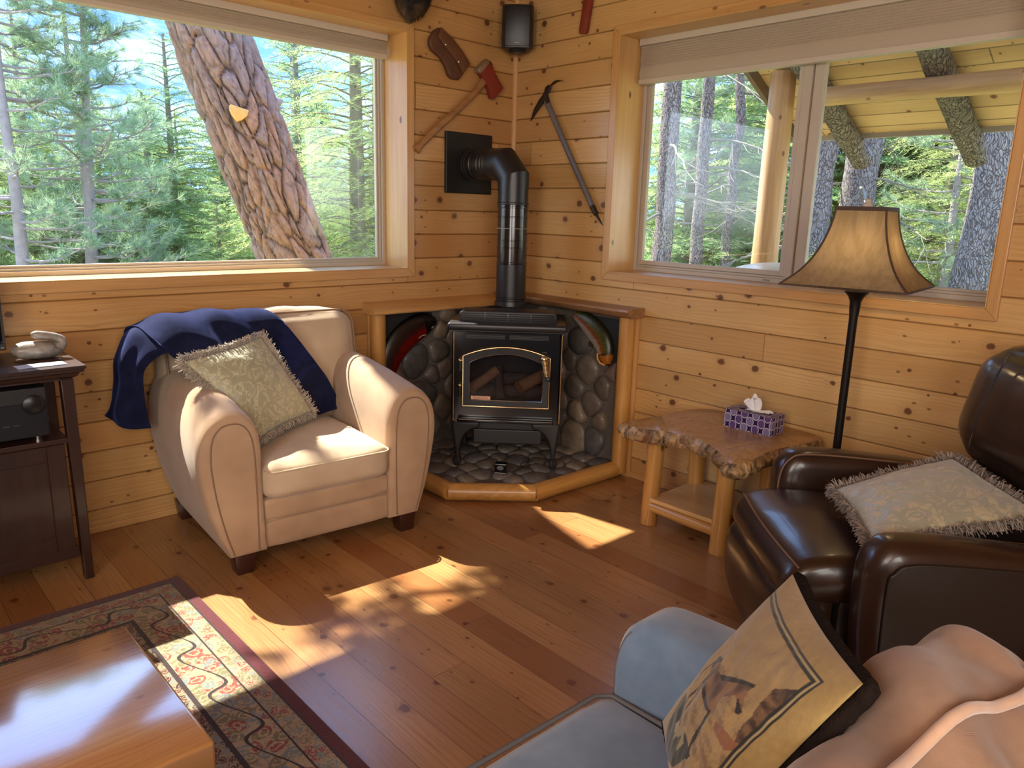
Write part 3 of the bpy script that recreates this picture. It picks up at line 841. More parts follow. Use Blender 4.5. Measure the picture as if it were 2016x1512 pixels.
fr = t.n('ShaderNodeFresnel'); mx = t.n('ShaderNodeMixShader'); t.l(fr.outputs[0],mx.inputs[0]); t.l(tr.outputs[0],mx.inputs[1]); t.l(gl.outputs[0],mx.inputs[2])
sg = t.done(mx.outputs[0])
bm = BM(); prism(bm, i_, -.014,-.010,'y'); sp_('door_glass', bm, sg, door)
bm = BM(); box(bm,(-.192,-.0195,.470),(-.083,-.0145,.491),.0015,1); plate = sp_('nameplate', bm, simple('copper_plate',(.72,.42,.27),.35,.9), door)
text_mesh('nameplate_lettering','Quadra-Fire',.0165,M['dark_plastic'],plate,Matrix.Translation((-.1375,-.0198,.4805-Z0))@Matrix.Rotation(PI/2,4,'X'))
bm = BM(); tube(bm,[(.205,-.055,.716),(.214,-.055,.66),(.222,-.05,.615)],[.017,.0135,.009],12)
hd = sp_('door_handle', bm, simple('coil_grip',(.30,.20,.13),.35,.9), door, smooth=60)
bm = BM(); hel = []
for k in range(12*14+1):
    a = 2*PI*k/14; tt = k/(12*14); c = V((lerp(.206,.221,tt),-.0545,lerp(.708,.62,tt))); r = lerp(.0185,.0115,tt)
    hel.append(c+V((math.cos(a)*r, math.sin(a)*r, 0)))
tube(bm, hel, .0028, 5); sp_('handle_coil', bm, M['brass'], hd, smooth=80)
bm = BM(); lathe(bm,[(0,.02),(.014,.017),(.02,.008),(.02,0),(0,-.004)],16,Matrix.Translation((.203,-.055,.712))); sp_('handle_cap', bm, M['brass'], hd, smooth=60)
bm = BM(); box(bm,(.216,-.052,.588),(.24,-.02,.612),.005); sp_('handle_hub', bm, mb, hd, smooth=40)
for zz in (.655,.515):
    bm = BM(); tube(bm,[(-.252,-.016,zz-.028),(-.252,-.016,zz+.028)],.011,12); h_ = sp_('door_hinge', bm, mb, door, smooth=50)
    bm = BM(); lathe(bm,[(.0105,0),(.012,.004),(.008,.011),(0,.013)],12,Matrix.Translation((-.252,-.016,zz+.028))); sp_('hinge_cap', bm, M['brass'], h_, smooth=60)
for s in (-.289,.297):
    bm = BM(); tube(bm,[(s,-.004,.345),(s,-.004,.838)],.0042,8); sp_('corner_trim', bm, M['brass'], smooth=60)
bm = BM(); box(bm,(-.265,-.045,.345),(.265,.0,.366),.007,3); al = sp_('ash_lip', bm, gb, smooth=40)
bm = BM(); tube(bm,[(-.255,-.046,.362),(-.16,-.046,.362)],.0022,6); sp_('lip_edge', bm, M['chrome'], al)
# fire bed
fire = simple('firebrick',(.085,.08,.085),.9,var=.35,vscale=10,bump=.3,bscale=50)
bm = BM(); box(bm,(-.27,.21,.44),(.27,.238,.79)); box(bm,(-.27,.03,.43),(.27,.21,.452)); fb = sp_('firebox_lining', bm, fire)
bark = simple('log_ember',(.13,.105,.10),.95,var=.5,vscale=22,bump=.8,bscale=60,bdist=.008); cut = simple('log_face',(.44,.26,.16),.9,var=.35,vscale=40,bump=.4,bscale=90,bdist=.004)
for i,(a,b,r,mm) in enumerate((((-.21,.08,.50),(-.05,.10,.62),.032,cut),((-.03,.05,.46),(-.055,.13,.63),.026,bark),((.07,.05,.53),(.22,.13,.60),.038,cut),((-.22,.14,.49),(.23,.15,.49),.045,bark),((-.10,.17,.55),(.22,.18,.555),.04,bark))):
    bm = BM(); log(bm,a,b,r,8,12,.10,r*.85); sp_('ceramic_log', bm, mm, fb, smooth=60)
# legs
def leg(s, front):
    y0,y1 = (.0,.05) if front else (.37,.42)
    ol = [(.30,.335),(.30,.30),(.292,.24),(.283,.17),(.278,.125),(.290,.112),(.294,.10),(.285,.072),(.255,.072),(.244,.10),(.248,.112),(.256,.125),(.252,.18),(.242,.225),(.222,.262),(.19,.288),(.15,.30),(.14,.335)]
    ol = [(s*x+.003,z+.004) for x,z in ol]
    bm = BM(); prism(bm, ol, y0-.004, y1, 'y', .012, seg=3); sp_('leg', bm, simple('leg_iron',(.017,.016,.017),.5) if not leg.m else leg.m, smooth=45)
leg.m = simple('leg_iron',(.02,.019,.02),.5)
for s in (-1,1):
    for fr_ in (1,0): leg(s,fr_)
bm = BM(); box(bm,(-.18,.03,.205),(.205,.34,.288),.006); box(bm,(-.20,.05,.285),(.22,.40,.336)); sp_('ash_pan', bm, mb)

# small black control box with cable on the hearth stones
cb = thing('control_box', 'small black square box with a cable on the stones in front of the stove', 'control box', (-.70,-.72,.078), -PI/4-.12)
bm = BM(); box(bm,(-.034,-.012,.0),(.034,.03,.056),.004,2); obj('case', bm, M['gloss_black'], cb)
bm = BM(); lathe(bm,[(0,.003),(.012,.002),(.013,0)],20,Matrix.Translation((0,-.0125,.033))@Matrix.Rotation(PI/2,4,'X')@Matrix.Scale(1.5,4,(1,0,0))); obj('button', bm, simple('grey_button',(.14,.14,.145),.4), cb)
bm = BM(); box(bm,(-.03,-.016,.0),(.034,-.011,.005),.001,1); obj('base_strip', bm, M['chrome'], cb)
bm = BM(); tube(bm, smooth_path([(.034,.01,.02),(.07,.015,.012),(.11,.05,.022),(.10,.10,.03),(.16,.16,.03)],30), .0028, 8); obj('cable', bm, M['dark_plastic'], cb, smooth=60)

# ------------------------------------------------------------------ flue
fl = thing('stove_pipe', 'black elbowed flue pipe rising from the stove into the wall', 'flue pipe', (-.372,-.41,.965))
px_,py_ = -.372,-.41
satin = simple('pipe_black',(.014,.014,.015),.36,var=.1); glossp = simple('pipe_gloss',(.012,.012,.013),.17,coat=.4)
bm = BM(); box(bm,(-.548,-.022,1.578),(-.196,.0,1.924),.004,1); obj('wall_plate', bm, simple('plate_black',(.009,.009,.009),.6), fl, world=True)
R_ = .086; zc = 1.742
def pipe(name, a, b, r, mat, rings=(), par=fl):
    bm = BM(); a,b = V(a),V(b); tube(bm,[a,b],r,32); 
    for t_,w,dr in rings:
        p = a.lerp(b,t_); d = (b-a).normalized()
        tube(bm,[p-d*w,p-d*w*.5,p+d*w*.5,p+d*w],[r,r+dr,r+dr,r],32,caps=False)
    return obj(name, bm, mat, par, smooth=35, world=True)
pipe('horizontal_pipe',(px_,-.02,zc),(px_,-.275,zc),R_,satin,[(.12,.008,.010),(.2,.006,.008),(.36,.006,.004),(.62,.006,.004),(.74,.006,.004),(.84,.005,.004)])
bm = BM(); r_e = .135
angs = [0,30,60,90]; rings = []
cy,cz = -.275, zc-r_e
for i,aa in enumerate([0,22.5,67.5,90]):
    a = math.radians(aa); 
    # centre on the mitred polyline
    k = 1/math.cos(math.radians(22.5)) if 0<i<3 else 1
    c = V((px_, cy-math.sin(a)*r_e*k if i else cy, cz+math.cos(a)*r_e*k))
    n_ = V((0,-math.cos(a),-math.sin(a))); rad = V((0,-math.sin(a),math.cos(a)))
    rings.append([bm.verts.new(c+V((1,0,0))*math.cos(2*PI*q/32)*R_*1.02+rad*math.sin(2*PI*q/32)*R_*1.02*k) for q in range(32)])
for A,B in zip(rings,rings[1:]):
    for q in range(32): bm.faces.new((A[q],A[(q+1)%32],B[(q+1)%32],B[q]))
obj('elbow', bm, satin, fl, smooth=25, world=True)
vx = (px_, cy-r_e)
pipe('vertical_pipe',(*vx,zc-r_e+.002),(*vx,1.52),R_,satin,[(.97,.008,.004)])
pipe('vertical_pipe',(*vx,1.525),(*vx,1.185),R_*1.01,glossp,[(.06,.006,.004),(.22,.004,.003),(.60,.004,.003),(.72,.004,.003),(.97,.006,.003)])
bm = BM(); tube(bm,[V((*vx,1.386)),V((*vx,1.389))],R_*1.014,32,caps=False); obj('scratch_line', bm, simple('worn_line',(.35,.34,.33),.5), fl, world=True)
pipe('vertical_pipe',(*vx,1.19),(*vx,.955),R_,satin,[(.82,.006,.004)])
bm = BM(); lathe(bm,[(R_,.03),(R_+.006,.026),(R_+.008,.0),(R_,.0)],32,Matrix.Translation((*vx,.9505))); obj('collar', bm, satin, fl, smooth=40, world=True)
# ------------------------------------------------------------------ things on the walls
rnd = random.Random(11)
# axe
ax_ = thing('axe', 'felling axe with red head hung on the wall beside the left window', 'axe', (-.5,-.03,2.0))
handle = wood_part('axe_ash', (.42,.22,.09), (.24,.105,.04), 0, .4, knots=False)
bm = BM(); pts = smooth_path([(-.765,-.028,1.80),(-.73,-.028,1.835),(-.60,-.028,1.945),(-.46,-.028,2.055),(-.36,-.028,2.14),(-.30,-.028,2.20),(-.255,-.028,2.255)],24)
rd = [lerp(.026,.019,min(1,i/4)) if i<5 else .019+.006*max(0,(i-16)/8) for i in range(25)]
tube(bm, pts, rd, 12, sq=(.6,1.08)); obj('handle', bm, handle, ax_, smooth=60, world=True)
hd = [(-.272,2.345),(-.335,2.287),(-.332,2.267),(-.289,2.231),(-.252,2.189),(-.230,2.132),(-.207,2.130),(-.145,2.190),(-.141,2.207),(-.176,2.246),(-.211,2.288),(-.235,2.335)]
redp = simple('red_axe_paint',(.22,.028,.015),.5,var=.25,vscale=20); steel = simple('worn_steel',(.34,.26,.18),.45,.6,var=.3,vscale=40)
bm = BM(); prism(bm, hd, -.048, -.012, 'y', .006, seg=2); head = obj('head', bm, redp, ax_, smooth=40, world=True)
bm = BM(); prism(bm, [(-.270,2.349),(-.340,2.287),(-.336,2.266),(-.318,2.258),(-.250,2.325)], -.0495, -.0105, 'y', .005); obj('poll', bm, steel, head, smooth=40, world=True)
bm = BM(); prism(bm, [(-.231,2.131),(-.207,2.125),(-.141,2.187),(-.139,2.204),(-.158,2.2),(-.216,2.142)], -.046, -.020, 'y', .006); obj('bit_edge', bm, steel, head, smooth=40, world=True)
# leather pouch
lt = simple('pouch_leather',(.105,.040,.018),.55,var=.4,vscale=14,bump=.3,bscale=90); lt2 = simple('pouch_flap',(.135,.052,.022),.5,var=.35,vscale=16,bump=.3,bscale=90)
pk = thing('leather_pouch', 'brown leather pouch with two snaps hung above the red axe', 'pouch', (-.53,0,2.33))
ol = [(-.606,2.465),(-.645,2.44),(-.676,2.395),(-.675,2.36),(-.655,2.335),(-.599,2.308),(-.565,2.27),(-.540,2.22),(-.515,2.207),(-.465,2.205),(-.435,2.24),(-.391,2.302),(-.454,2.365),(-.528,2.421)]
bm = BM(); prism(bm, ol, -.034, -.002, 'y', .012, seg=3); obj('body', bm, lt, pk, smooth=50, world=True)
fo = [(-.606,2.463),(-.626,2.412),(-.583,2.369),(-.523,2.324),(-.482,2.288),(-.446,2.24),(-.392,2.302),(-.454,2.365),(-.528,2.421)]
bm = BM(); prism(bm, fo, -.046, -.033, 'y', .005, seg=2); fp = obj('flap', bm, lt2, pk, smooth=50, world=True)
for x,z in ((-.574,2.377),(-.482,2.300)):
    bm = BM(); lathe(bm,[(.008,0),(.0075,.003),(.004,.005),(0,.0055)],14,Matrix.Translation((x,-.045,z))@Matrix.Rotation(PI/2,4,'X')); obj('snap', bm, M['chrome'], fp, smooth=60, world=True)
# ice axe on the right wall
ia = thing('ice_axe', 'ice axe with grey shaft hung on the right wall beside the window', 'ice axe', (-.03,-.5,1.8))
pk_ = [(-.178,2.012),(-.205,2.078),(-.250,2.132),(-.288,2.165),(-.296,2.193),(-.318,2.207),(-.345,2.205),(-.338,2.180),(-.320,2.160),(-.309,2.134),(-.277,2.106),(-.222,2.055)]
iron = simple('dark_forged_iron',(.055,.042,.035),.45,.75,var=.3,vscale=30); brown = simple('rusty_adze',(.16,.075,.03),.5,.5,var=.3,vscale=30)
bm = BM(); prism(bm, pk_, -.037, -.025, 'x', .004); h2 = obj('pick', bm, iron, ia, smooth=45, world=True)
bm = BM(); grid(bm, lambda u,v: V((-.031+(v-.5)*.055*(u**.7)*1.0-.0, lerp(-.325,-.425,u), 2.19+.03*u+.012*math.sin(u*PI))), 8, 6)
bmesh.ops.solidify(bm, geom=bm.faces[:], thickness=.005); obj('adze', bm, brown, h2, smooth=60, world=True)
bm = BM(); tube(bm, [(-.03,-.292,2.158),(-.03,-.322,2.10)], [.017,.014], 10); obj('head_socket', bm, iron, h2, smooth=50, world=True)
gry = simple('grey_shaft',(.17,.165,.18),.42,.3)
bm = BM(); tube(bm, [(-.03,-.305,2.12),(-.03,-.50,1.823),(-.03,-.704,1.518)], [.0175,.0175,.0165], 14, sq=(.75,1)); obj('shaft', bm, gry, ia, smooth=60, world=True)
bm = BM(); tube(bm, [(-.03,-.702,1.522),(-.03,-.735,1.478)], [.0165,.014], 12); fe = obj('ferrule', bm, iron, ia, smooth=50, world=True)
bm = BM(); tube(bm, [(-.03,-.733,1.48),(-.03,-.762,1.447),(-.03,-.79,1.417)], [.009,.006,.001], 8); tube(bm, [(-.03,-.738,1.473),(-.028,-.775,1.425)],[.004,.001],6); obj('spike', bm, iron, fe, smooth=50, world=True)
# red bar cut by the top of the frame
rb = thing('red_wooden_bar', 'red-painted tapered wooden bar hanging at the top of the right wall', 'wall decoration', (-.02,-.6,2.6))
bm = BM(); prism(bm, [(-.590,2.448),(-.543,2.452),(-.539,2.47),(-.562,2.62),(-.572,2.74),(-.628,2.74),(-.622,2.61),(-.597,2.466)], -.030,-.006,'x',.005); obj('bar', bm, simple('red_bar',(.20,.028,.014),.5,var=.25,vscale=18), rb, smooth=40, world=True)
# speaker across the corner
spk = thing('speaker', 'black bookshelf speaker mounted high in the corner above the flue', 'speaker', (-.10,-.12,2.40), -PI/4)
bm = BM(); prism(bm, [(-.092,-.055),(-.088,-.074),(-.074,-.090),(0,-.098),(.074,-.090),(.088,-.074),(.092,-.055),(.07,.055),(-.07,.055)], .005,.238,'z',.006); obj('cabinet', bm, M['dark_plastic'], spk, smooth=40)
bm = BM(); prism(bm, [(-.088,-.060),(-.085,-.078),(-.072,-.094),(0,-.102),(.072,-.094),(.085,-.078),(.088,-.060)], .014,.230,'z',.004); gr = obj('grille', bm, simple('speaker_grille',(.010,.010,.011),.3,bump=.4,bscale=900,bdist=.001), spk, smooth=40)
bm = BM(); box(bm,(-.014,-.1045,.026),(.014,-.100,.034),.001,1); obj('badge', bm, simple('speaker_badge',(.16,.155,.15),.4,.5), gr)
bm = BM(); lathe(bm,[(.0,-.02),(.045,-.018),(.055,-.006),(.05,.006)],20,Matrix.Translation((0,-.02,.004))); box(bm,(-.02,.03,.05),(.02,.13,.19)); obj('bracket', bm, M['dark_plastic'], spk, smooth=40)
# furry mount
furm = NT('dark_fur'); co = furm.co(); f1 = furm.noise(furm.mapping(co,(60,60,14)),1,4,.65); f2 = furm.noise(co,9,2)
fc = furm.mix(furm.remap(f2,.42,.62), (.012,.009,.007), furm.mix(f1,(.05,.03,.016),(.16,.10,.05)))
furm = furm.done(furm.bsdf(fc,.75,normal=furm.bump(f1,.7,.01),spec=.3))
mt = thing('furry_mount', 'dark rounded furry wall mount cut by the top of the frame', 'wall mount', (-.82,0,2.6))
bm = BM()
def mf(u,v):
    th = 2*PI*u; z = lerp(2.449,2.72,v)
    w = (1-(1-min(v/.62,1))**2)**.5
    cx = lerp(-.832,-.84,v); rx = .112*w+.001; ry = .085*w+.001
    s = math.sin(th); c = math.cos(th)
    return V((cx+rx*c*(1+.06*c*(1-v)), -.09+ry*s - .02*v, z+.012*c*(1-v)))
grid(bm, mf, 36, 24, closed_u=True); obj('muzzle', bm, furm, mt, smooth=80, world=True)
bm = BM()
for k in range(900):
    u,v = rnd.random(), rnd.random()**1.2; p = mf(u,v); q = mf(u+.01,v); nrm = V((math.cos(2*PI*u),math.sin(2*PI*u),-.4)).normalized()
    s = (q-p).normalized()*.0018; e = p+nrm*.006+V((0,0,-.018))
    bm.faces.new([bm.verts.new(p-s+nrm*.001),bm.verts.new(p+s+nrm*.001),bm.verts.new(e)])
obj('fur', bm, furm, mt, world=True)
bm = BM(); box(bm,(-.92,-.03,2.60),(-.74,-.0005,2.76),.01); obj('backing', bm, M['black'], mt, world=True)

# ------------------------------------------------------------------ armchair
M['suede'] = fabric('tan_suede', (.50,.345,.22), (.40,.265,.165), weave=700, bump=.08, sheen=.25, var=5)
M['suede2'] = fabric('tan_cushion', (.60,.475,.335), (.51,.39,.265), weave=600, bump=.1, sheen=.2, var=6)
M['darkfoot'] = simple('dark_foot',(.045,.014,.009),.35,coat=.3)
ac = thing('armchair', 'tan suede club armchair with rounded arms in front of the left window', 'armchair', (-1.785,-.46,0), math.radians(-4.5))
def W(bm): return bm
# local frame: x right, -y front; front plane y=-.40, back y=.40
def arm(s):
    """Barrel-topped arm: tapered below, bulging outwards, rising slightly to the rear."""
    bm = BM()
    base = [(.285,.085),(.285,.20),(.286,.35),(.287,.48),(.292,.575),(.315,.64),(.355,.677),(.405,.688),(.455,.675),(.500,.64),(.530,.58),(.540,.50),(.532,.41),(.510,.30),(.475,.18),(.435,.085)]
    base = [V((x,0,z)) for x,z in base]
    ys = [-.405,-.402,-.39,-.36,-.25,-.1,.1,.25,.34,.385,.40]
    ins = [.05,.018,.006,0,0,0,0,0,.004,.02,.06]
    cen = V((.40,0,.40)); rings = []
    n = 40
    cl = base+[base[0]]
    for y,i_ in zip(ys,ins):
        t = (y+.4)/.8; ring = []
        for k in range(n):
            p = cr(base, k/(n-1)); 
            rise = .075*math.sin(min(1,t*1.05)*PI*.55)*max(0,(p.z-.3)/.38)**1.2
            q = V((p.x, y, p.z+rise)); d = V((cen.x-q.x,0,cen.z-q.z)); 
            bl = max(0,min(1,(p.z-.08)/.2))
            q += d.normalized()*i_*(1 if p.z>.12 else .4)
            ring.append(bm.verts.new((s*q.x, q.y, q.z)))
        rings.append(ring)
    for A,B in zip(rings,rings[1:]):
        for k in range(n): bm.faces.new((A[k],A[(k+1)%n],B[(k+1)%n],B[k]))
    bm.faces.new(rings[0][::-1]); bm.faces.new(rings[-1])
    o = obj('arm', bm, M['suede'], ac, smooth=50)
    bm = BM(); pan = []
    for q in smooth_path([(.322,0,.10),(.320,0,.3),(.322,0,.50),(.334,0,.59),(.365,0,.637),(.407,0,.648),(.45,0,.637),(.482,0,.59),(.492,0,.5),(.480,0,.36),(.452,0,.21),(.422,0,.10)],50): pan.append((s*q.x,-.4065,q.z))
    tube(bm, pan, .0028, 6); obj('piping', bm, simple('arm_seam',(.30,.19,.12),.9) if 'seam' not in M else M['seam'], o, smooth=60)
M['seam'] = simple('arm_seam',(.27,.17,.105),.9)
arm(-1); arm(1)
bm = BM(); box(bm,(-.29,-.375,.085),(.29,.37,.30),.012); soft_box(bm,(-.287,-.392,.205),(.287,-.33,.302),.018,6); soft_box(bm,(-.287,-.388,.085),(.287,-.33,.203),.014,6); obj('front_rail', bm, M['suede'], ac, smooth=50)
bm = BM(); soft_box(bm,(-.284,-.425,.30),(.284,.22,.455),.045,14,.028,wr=.002,seed=2); obj('seat_cushion', bm, M['suede2'], ac, smooth=180)
def welt(name, pts, r, mat, par, closed=True):
    bm = BM(); tube(bm, pts, r, 7, closed=closed, caps=not closed); return obj(name, bm, mat, par, smooth=60)
sc_ = bpy.data.objects['seat_cushion']
rc = .045
def rrect(x0,x1,y0,y1,r,z,n=6):
    pts = []
    for cx,cy,a0 in ((x1-r,y1-r,0),(x0+r,y1-r,90),(x0+r,y0+r,180),(x1-r,y0+r,270)):
        for k in range(n+1):
            a = math.radians(a0+90*k/n); pts.append((cx+r*math.cos(a), cy+r*math.sin(a), z))
    return pts
welt('welt', rrect(-.284,.284,-.432,.22,.045,.425), .0045, M['suede2'], sc_)
bm = BM(); mx_ = Matrix.Translation((0,.25,.47))@Matrix.Rotation(math.radians(-11),4,'X'); soft_box(bm,(-.475,-.09,-.03),(.445,.10,.50),.075,16,.035,mx_,seed=5,wr=.010); bc = obj('back_cushion', bm, M['suede2'], ac, smooth=180)
for yy in (-.088,.098):
    pts = [mx_@V((x,yy,z)) for x,_,z in [(a,0,b) for a,b,_ in rrect(-.470,.440,-.025,.497,.07,0)]]
    welt('welt', pts, .0055, M['seam'] if yy<0 else M['suede2'], bc)
bm = BM(); soft_box(bm,(-.46,.29,.10),(.46,.415,.86),.06,8,.01); obj('back_frame', bm, M['suede'], ac, smooth=180)
for x,y in ((-.375,-.355),(.385,-.355),(-.40,.36),(.40,.36)):
    bm = BM(); prism(bm,[(x-.043,y-.043),(x+.043,y-.043),(x+.043,y+.043),(x-.043,y+.043)],0,.09,'z',.004)
    for v in bm.verts:
        if v.co.z < .03: v.co.x = x+(v.co.x-x)*.8; v.co.y = y+(v.co.y-y)*.8
    obj('foot', bm, M['darkfoot'], ac, smooth=30)

# ------------------------------------------------------------------ navy throw over the armchair
M['navy'] = fabric('navy_plush', (.020,.025,.082), (.012,.015,.050), weave=500, bump=.25, sheen=.4, var=18, stint=(.25,.35,1))
bl_ = thing('throw_blanket', 'navy blue plush throw draped over the armchair back', 'blanket', (-2.0,-.3,.95))
P = [ # columns left -> right; rows: seat front ... over the top ... behind
 [(-2.02,-.615,.495),(-1.86,-.56,.497),(-1.70,-.45,.497),(-1.49,-.36,.495)],
 [(-2.05,-.56,.56),(-1.88,-.48,.55),(-1.72,-.42,.55),(-1.475,-.345,.535)],
 [(-2.16,-.45,.70),(-1.98,-.445,.72),(-1.80,-.42,.71),(-1.555,-.385,.67)],
 [(-2.27,-.40,.84),(-2.12,-.395,.87),(-1.92,-.375,.86),(-1.66,-.365,.82)],
 [(-2.335,-.34,.93),(-2.20,-.31,.975),(-2.0,-.30,.985),(-1.745,-.32,.95)],
 [(-2.36,-.22,.965),(-2.22,-.20,1.005),(-2.02,-.20,1.01),(-1.80,-.23,.998)],
 [(-2.37,-.09,.93),(-2.22,-.075,.965),(-2.04,-.075,.975),(-1.88,-.085,.965)],
 [(-2.36,-.06,.78),(-2.22,-.045,.80),(-2.05,-.04,.80),(-1.90,-.05,.80)],
]
fn = net(P)
bm = BM()
def bf(u,v):
    p = fn(u,v); a = min(1,(u*(1-u))*8)
    f = math.sin(v*17+u*5+2*nz(p,3))*.007*a + nz(p,11)*.006
    return p + V((-.1,-.75,.6)).normalized()*f if u<.55 else p+V((0,-.2,1)).normalized()*(f if u<.8 else f*.4)
grid(bm, bf, 70, 50); bmesh.ops.solidify(bm, geom=bm.faces[:], thickness=-.014)
obj('front_drape', bm, M['navy'], bl_, smooth=180, world=True)
P = [ # side hang at the left end of the back cushion: rows top->bottom, columns front->back
 [(-2.20,-.34,.86),(-2.21,-.29,.93),(-2.23,-.20,.955),(-2.24,-.10,.91)],
 [(-2.31,-.39,.865),(-2.345,-.32,.935),(-2.365,-.20,.955),(-2.355,-.08,.92)],
 [(-2.375,-.36,.80),(-2.425,-.30,.83),(-2.435,-.19,.835),(-2.40,-.07,.81)],
 [(-2.375,-.34,.70),(-2.43,-.28,.715),(-2.445,-.18,.72),(-2.41,-.06,.71)],
 [(-2.365,-.33,.60),(-2.455,-.27,.61),(-2.47,-.17,.615),(-2.42,-.06,.60)],
 [(-2.35,-.31,.535),(-2.435,-.26,.535),(-2.485,-.16,.57),(-2.44,-.05,.57)],
]
fn2 = net(P); bm = BM()
grid(bm, lambda u,v: (lambda p: p+V((-.8,-.5,.2))*(math.sin(v*15+u*2+1.5*nz(p,4))*.011*min(1,u*3)+nz(p,13)*.005))(fn2(u,v)), 50, 40)
bmesh.ops.solidify(bm, geom=bm.faces[:], thickness=-.02); obj('side_drape', bm, M['navy'], bl_, smooth=180, world=True)

# ------------------------------------------------------------------ fringed cushions
def damask(name, c1, c2, scale=16, wr=.5):
    t = NT(name); co = t.co()
    w = t.n('ShaderNodeVectorMath', operation='MULTIPLY_ADD'); nv = t.noise(co, 14, 3, color=True); t.l(nv, w.inputs[0]); w.inputs[1].default_value=(.09,.09,.09); t.l(co, w.inputs[2])
    d = t.vor(w.outputs[0], scale*1.6, feature='SMOOTH_F1'); d2 = t.vor(w.outputs[0], scale*3.2, feature='DISTANCE_TO_EDGE')
    m = t.remap(t.math('SINE', t.math('MULTIPLY', d, 24)), -.1, .25, smooth=True)
    m = t.math('MULTIPLY', m, t.remap(d2, .02, .08))
    col = t.mix(m, c1, c2)
    wr_ = t.noise(t.mapping(co,(1,1,.6)), 26, 3, .6)
    rg = t.remap(m, 0,1,.38,.62)
    return t.done(t.bsdf(col, rg, normal=t.bump(t.math('ADD',wr_,t.math('MULTIPLY',m,.25)), wr, .008), sheen=.4, spec=.45))
M['damask'] = damask('sage_damask', (.37,.36,.24), (.52,.50,.33), 11, .45)
M['fringe'] = simple('taupe_fringe',(.40,.34,.27),.9,var=.35,vscale=40,sheen=.3)
rnd = random.Random(3)
cq = [(-2.035,-.665,.515),(-1.675,-.455,.525),(-1.90,-.425,.905),(-2.275,-.485,.845)]
nrm = (V(cq[1])-V(cq[0])).cross(V(cq[3])-V(cq[0])).normalized()
if nrm.y > 0: nrm = -nrm
pc = thing('cushion', 'sage damask cushion with shaggy fringe on the tan armchair', 'cushion', (-1.9,-.55,.5))
bm = BM(); mid = pillow(bm, cq, .075, nrm, 40, wr=.006, seed=1.3, pinch=.03); obj('cover', bm, M['damask'], pc, smooth=180, world=True)
bm = BM(); fringe(bm, mid, nrm, 620, .032, .0019, rnd); obj('fringe', bm, M['fringe'], pc, world=True)

# ------------------------------------------------------------------ brown leather recliner (local: -y faces forward, x to the sitter's left)
M['leather'] = simple('brown_leather',(.030,.0145,.009),.30,var=.35,vscale=6,bump=.10,bscale=45,coat=.25,bdist=.004)
M['leatherd'] = simple('brown_leather_dark',(.012,.0075,.006),.45,var=.3,vscale=6,bump=.12,bscale=60,coat=.12,bdist=.003)
M['stitch'] = simple('tan_stitch',(.20,.11,.06),.7)
fdir = V((-.71,.70,0)); ang = math.atan2(fdir.y,fdir.x)+PI/2
rc_ = thing('recliner', 'dark brown leather recliner beside the live-edge side table', 'recliner', (-1.0,-2.62,0), ang)
# here local -Y = facing; local +X = near side or far side
def rl(r,f,z):  # r: + = far from the viewer (towards the window wall)
    return V((r*RS, -f, z))
_x = Matrix.Rotation(ang,3,'Z')@V((1,0,0)); RS = 1 if _x.dot(V((.70,.71,0)))>0 else -1
def rbox(bm, r0,r1,f0,f1,z0,z1, rad, n=10, puff=0, wr=0, seed=0, mtx=None): soft_box(bm, rl(r0,f0,z0), rl(r1,f1,z1), rad, n, puff, mtx, seed, wr)
bm = BM(); rbox(bm,-.33,.33,-.80,.05,.06,.40,.03); obj('base', bm, M['leatherd'], rc_, smooth=60)
# seat with waterfall footrest: profile swept across
def prof_sweep(name, prof, r0, r1, mat, par, bulge=.0, n=26, endr=.04):
    bm = BM(); m = len(prof); P_ = [V((0,f,z)) for f,z in prof]; c = sum(P_, V())/m; rings = []
    for i in range(n+1):
        t = i/n; r = lerp(r0,r1,t); e = min(t,1-t)*abs(r1-r0)
        k = 1 if e > endr else max(.0,1-(1-e/endr)**2)**.5
        ring = []
        for p in P_:
            d = p-c; L = d.length
            q = c + d.normalized()*max(0,(L-endr*(1-k)*1.0)) if L>1e-6 else p
            q = q + d.normalized()*bulge*math.sin(PI*t)
            q += V((0,nz((r,q.y,q.z),7),nz((r,q.y,q.z),7,4)))*.003
            ring.append(bm.verts.new(rl(r,q.y,q.z)))
        rings.append(ring)
    for A,B in zip(rings,rings[1:]):
        for k in range(m): bm.faces.new((A[k],A[(k+1)%m],B[(k+1)%m],B[k]))
    bm.faces.new(rings[0]); bm.faces.new(rings[-1][::-1])
    return obj(name, bm, mat, par, smooth=60)
sp = [(-.62,.47),(-.40,.495),(-.15,.51),(.05,.515),(.14,.50),(.185,.465),(.20,.42),(.195,.39),(.16,.375),(-.1,.36),(-.62,.36)]
sp = [(p.y,p.z) for p in smooth_path([(0,a,b) for a,b in sp],44)]
seat = prof_sweep('seat_cushion', sp, -.315, .315, M['leather'], rc_, .012)
fp_ = [(.05,.385),(.15,.39),(.195,.37),(.215,.31),(.215,.22),(.195,.13),(.16,.075),(.05,.07)]
fp_ = [(p.y,p.z) for p in smooth_path([(0,a,b) for a,b in fp_],30)]
foot = prof_sweep('footrest', fp_, -.325, .325, M['leather'], rc_, .01)
bm = BM(); tube(bm, [rl(lerp(-.30,.30,i/20), .165+.013*math.sin(PI*i/20), .486) for i in range(21)], .0035, 6); obj('welt', bm, M['stitch'], seat, smooth=60)
bm = BM(); tube(bm, [rl(-.20, .212+.012, .30),rl(-.2,.225,.26),rl(-.2,.222,.2),rl(-.19,.20,.12)], .003, 6); obj('seam', bm, M['leatherd'], foot, smooth=60)
